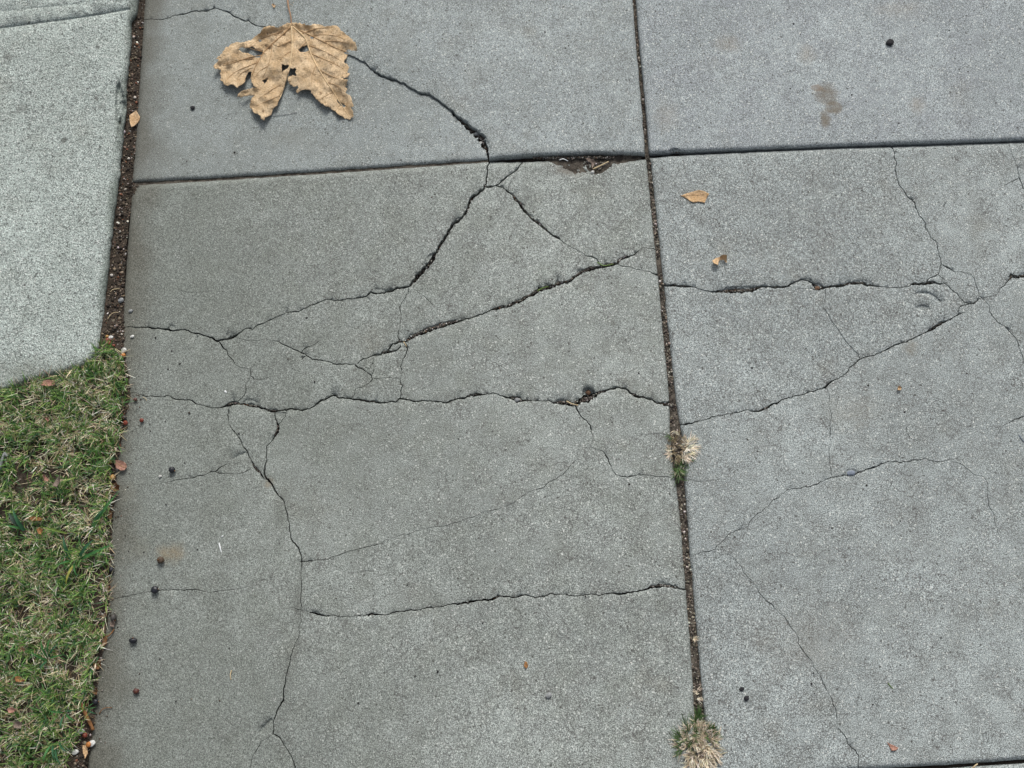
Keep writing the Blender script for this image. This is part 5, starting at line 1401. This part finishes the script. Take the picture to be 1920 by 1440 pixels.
pebble(248, 631, 5, 'pale', 'pale pebble on the slab just below the crack at the soil strip', 0, 9, 0.7)
pebble(232, 657, 8, 'pale', 'white stone at the lower end of the soil strip', 0, 10, 0.8)
pebble(300, 893, 4, 'pale', 'tiny white crumb on the slab left of the round black berry', 0, 11, 0.8)
pebble(152, 1371, 8, 'pale', 'white pebble among the soil under the brown twig', 2, 12, 0.7)
pebble(172, 1394, 9, 'pale', 'white chip beside the orange berry in the bottom left corner', 2, 13, 0.6)
pebble(141, 1410, 8, 'pale', 'white pebble on bare soil at the bottom of the lawn', 3, 14, 0.7)
pebble(893, 251, 7, 'grey', 'grey pebble wedged in the wide end of the far crack', -7, 15, 0.9)
pebble(901, 268, 5, 'pale', 'pale pebble wedged in the far crack near the joint', -6, 16, 0.9)
pebble(227, 563, 8, 'grey', 'grey stone on the soil strip against the slab', -2, 17, 0.8)
pebble(208, 633, 7, 'pale', 'pale round stone above the red berries on the soil strip', 0, 18, 0.8)
pebble(1532, 541, 8, 'brown', 'brown stone lodged in the long rough crack of the right slab', -5, 19, 0.8)
pebble(1103, 736, 9, 'brown', 'brown stone exposed in the pit above the long crack', -9.5, 20, 0.6, sx=1.0)
pebble(970, 750, 7, 'grey', 'grey stone lodged in the long crack left of the pit', -4, 21, 0.8)

# ---- white flecks
def fleck(poly, label):
    c = np.array(poly).mean(0)
    o = Vector(W(c[0], c[1], 0.5 * MM))
    ob = leaf_sheet('white_fleck', poly, [], lambda P, d: (0.6 + 0.25 * vnoise(P, 0.2, 2.0)) * MM, M_WHITE, o, None, 1.5, 2, 0.15, 0.4, 3, label=label, cat='fleck', group='white flecks on the near slab')
    ob.location = o
fleck(T('838,1272 848,1270 855,1300 863,1342 858,1345 845,1305', 200, 700, 4), 'larger sliver of white on the slab left of the curved break')
fleck(T('858,1222 873,1214 876,1220 862,1230', 200, 700, 4), 'smaller white fleck above the white sliver on the slab')
fleck(T('880,132 893,128 902,138 895,148 886,142', 200, 700, 4), 'white fleck above the long crack near the lawn')

# ---- twigs, stems, straws
rod('twig', [(151, 1317, 7), (157, 1331, 8), (166, 1350, 7), (175, 1369, 5)], 2.9, 2.6, M_TWIG, 'thick brown twig lying along the slab edge, lower left', 'twig', 'twigs and stems', m=5, bumps=0.08)
rod('stem', [(186, 1339, 1), (191, 1331, 2.5), (199, 1327, 2), (210, 1327, 1)], 0.7, 0.5, M_TWIG, 'thin curved brown stem on the slab right of the thick twig', 'stem', 'twigs and stems')
rod('stem', [(434, 1257, 0.8), (432, 1265, 1.6), (433, 1275, 0.8)], 1.0, 0.6, M_STRAW, 'short tan stem on the near slab far from the lawn', 'stem', 'twigs and stems')
rod('twig', [(1112, 317, -3), (1123, 312, -1), (1141, 303, 1)], 1.4, 1.0, M_STRAW, 'brown twig in the chipped hole at the joint', 'twig', 'twigs and stems')
rod('stem', [(1049, 300, 0), (1056, 298, 2.5), (1065, 302, 1)], 0.9, 0.7, M_WHITE, 'pale curved stem at the joint left of the chipped hole', 'stem', 'twigs and stems')
rod('straw', [(1062, 752, 0.5), (1072, 757, 1.2), (1084, 760, 0.8)], 1.0, 0.8, M_STRAW, 'straw lying across the long crack', 'straw', 'twigs and stems')
rod('stem', [(500, 217, 1), (520, 216, 1.2), (540, 214, 1), (556, 211, 0.8)], 0.55, 0.35, PEB['grey'], 'fine grey stem below the tip of the big leaf', 'stem', 'twigs and stems')
rod('straw', [(200, 603, 0), (206, 592, 3), (214, 586, 4), (222, 586, 2)], 0.7, 0.5, M_STRAW, 'curved pale straw on the soil strip', 'straw', 'twigs and stems')
rod('straw', [(206, 548, -1), (212, 543, 2), (224, 541, 2)], 0.7, 0.5, M_STRAW, 'short pale straw higher on the soil strip', 'straw', 'twigs and stems')
rod('straw', [(181, 672, 6), (196, 676, 9), (208, 679, 8)], 0.8, 0.6, M_STRAW, 'pale straw sticking out of the grass at the driveway corner', 'straw', 'twigs and stems')
rod('straw', [(268, 745, 0.8), (273, 747, 2), (275, 752, 0.8)], 0.5, 0.4, M_STRAW, 'tiny bent straw under the crack near the lawn', 'straw', 'twigs and stems')
rod('straw', [(214, 1180, 2), (206, 1190, 4), (192, 1199, 5)], 1.1, 0.8, M_TWIG, 'brown stem leaning out of the lawn at the slab edge', 'stem', 'twigs and stems')
rod('straw', [(0, 880, 12), (8, 851, 14), (14, 856, 14)], 2.4, 2.2, PEB['grey'], 'grey stick end at the far left of the lawn', 'stick', 'twigs and stems')
rod('grass_clipping', [(1665, 1281, 0.6), (1670, 1287, 1.0), (1675, 1292, 0.6)], 0.8, 0.4, M_GREENBIT, 'green grass clipping on the right slab', 'clipping', 'twigs and stems')
rod('grass_clipping', [(1008, 545, -1), (1018, 540, 0.5), (1028, 537, -1)], 1.1, 0.5, M_GREENBIT, 'green blade lying in the diagonal crack', 'clipping', 'twigs and stems')
rod('grass_clipping', [(1120, 492, -1), (1132, 498, 0.6), (1150, 495, -1)], 0.9, 0.6, M_GREENBIT, 'green blade where the diagonal cracks meet', 'clipping', 'twigs and stems')
rod('straw', [(1822, 1442, 0), (1828, 1436, 3), (1833, 1432, 3)], 1.3, 0.9, M_STRAW, 'tan straw in the joint at the bottom right corner', 'straw', 'twigs and stems')
rod('straw', [(757, 641, -1), (761, 647, 1), (762, 650, 0)], 0.8, 0.6, M_STRAW, 'straw bit at the junction of the broken pieces', 'straw', 'twigs and stems')
rod('stem', [(1911, 816, 0.6), (1918, 826, 1.2), (1926, 832, 0.6)], 0.8, 0.6, PEB['bluish'], 'dark bluish stem at the right edge', 'stem', 'twigs and stems')
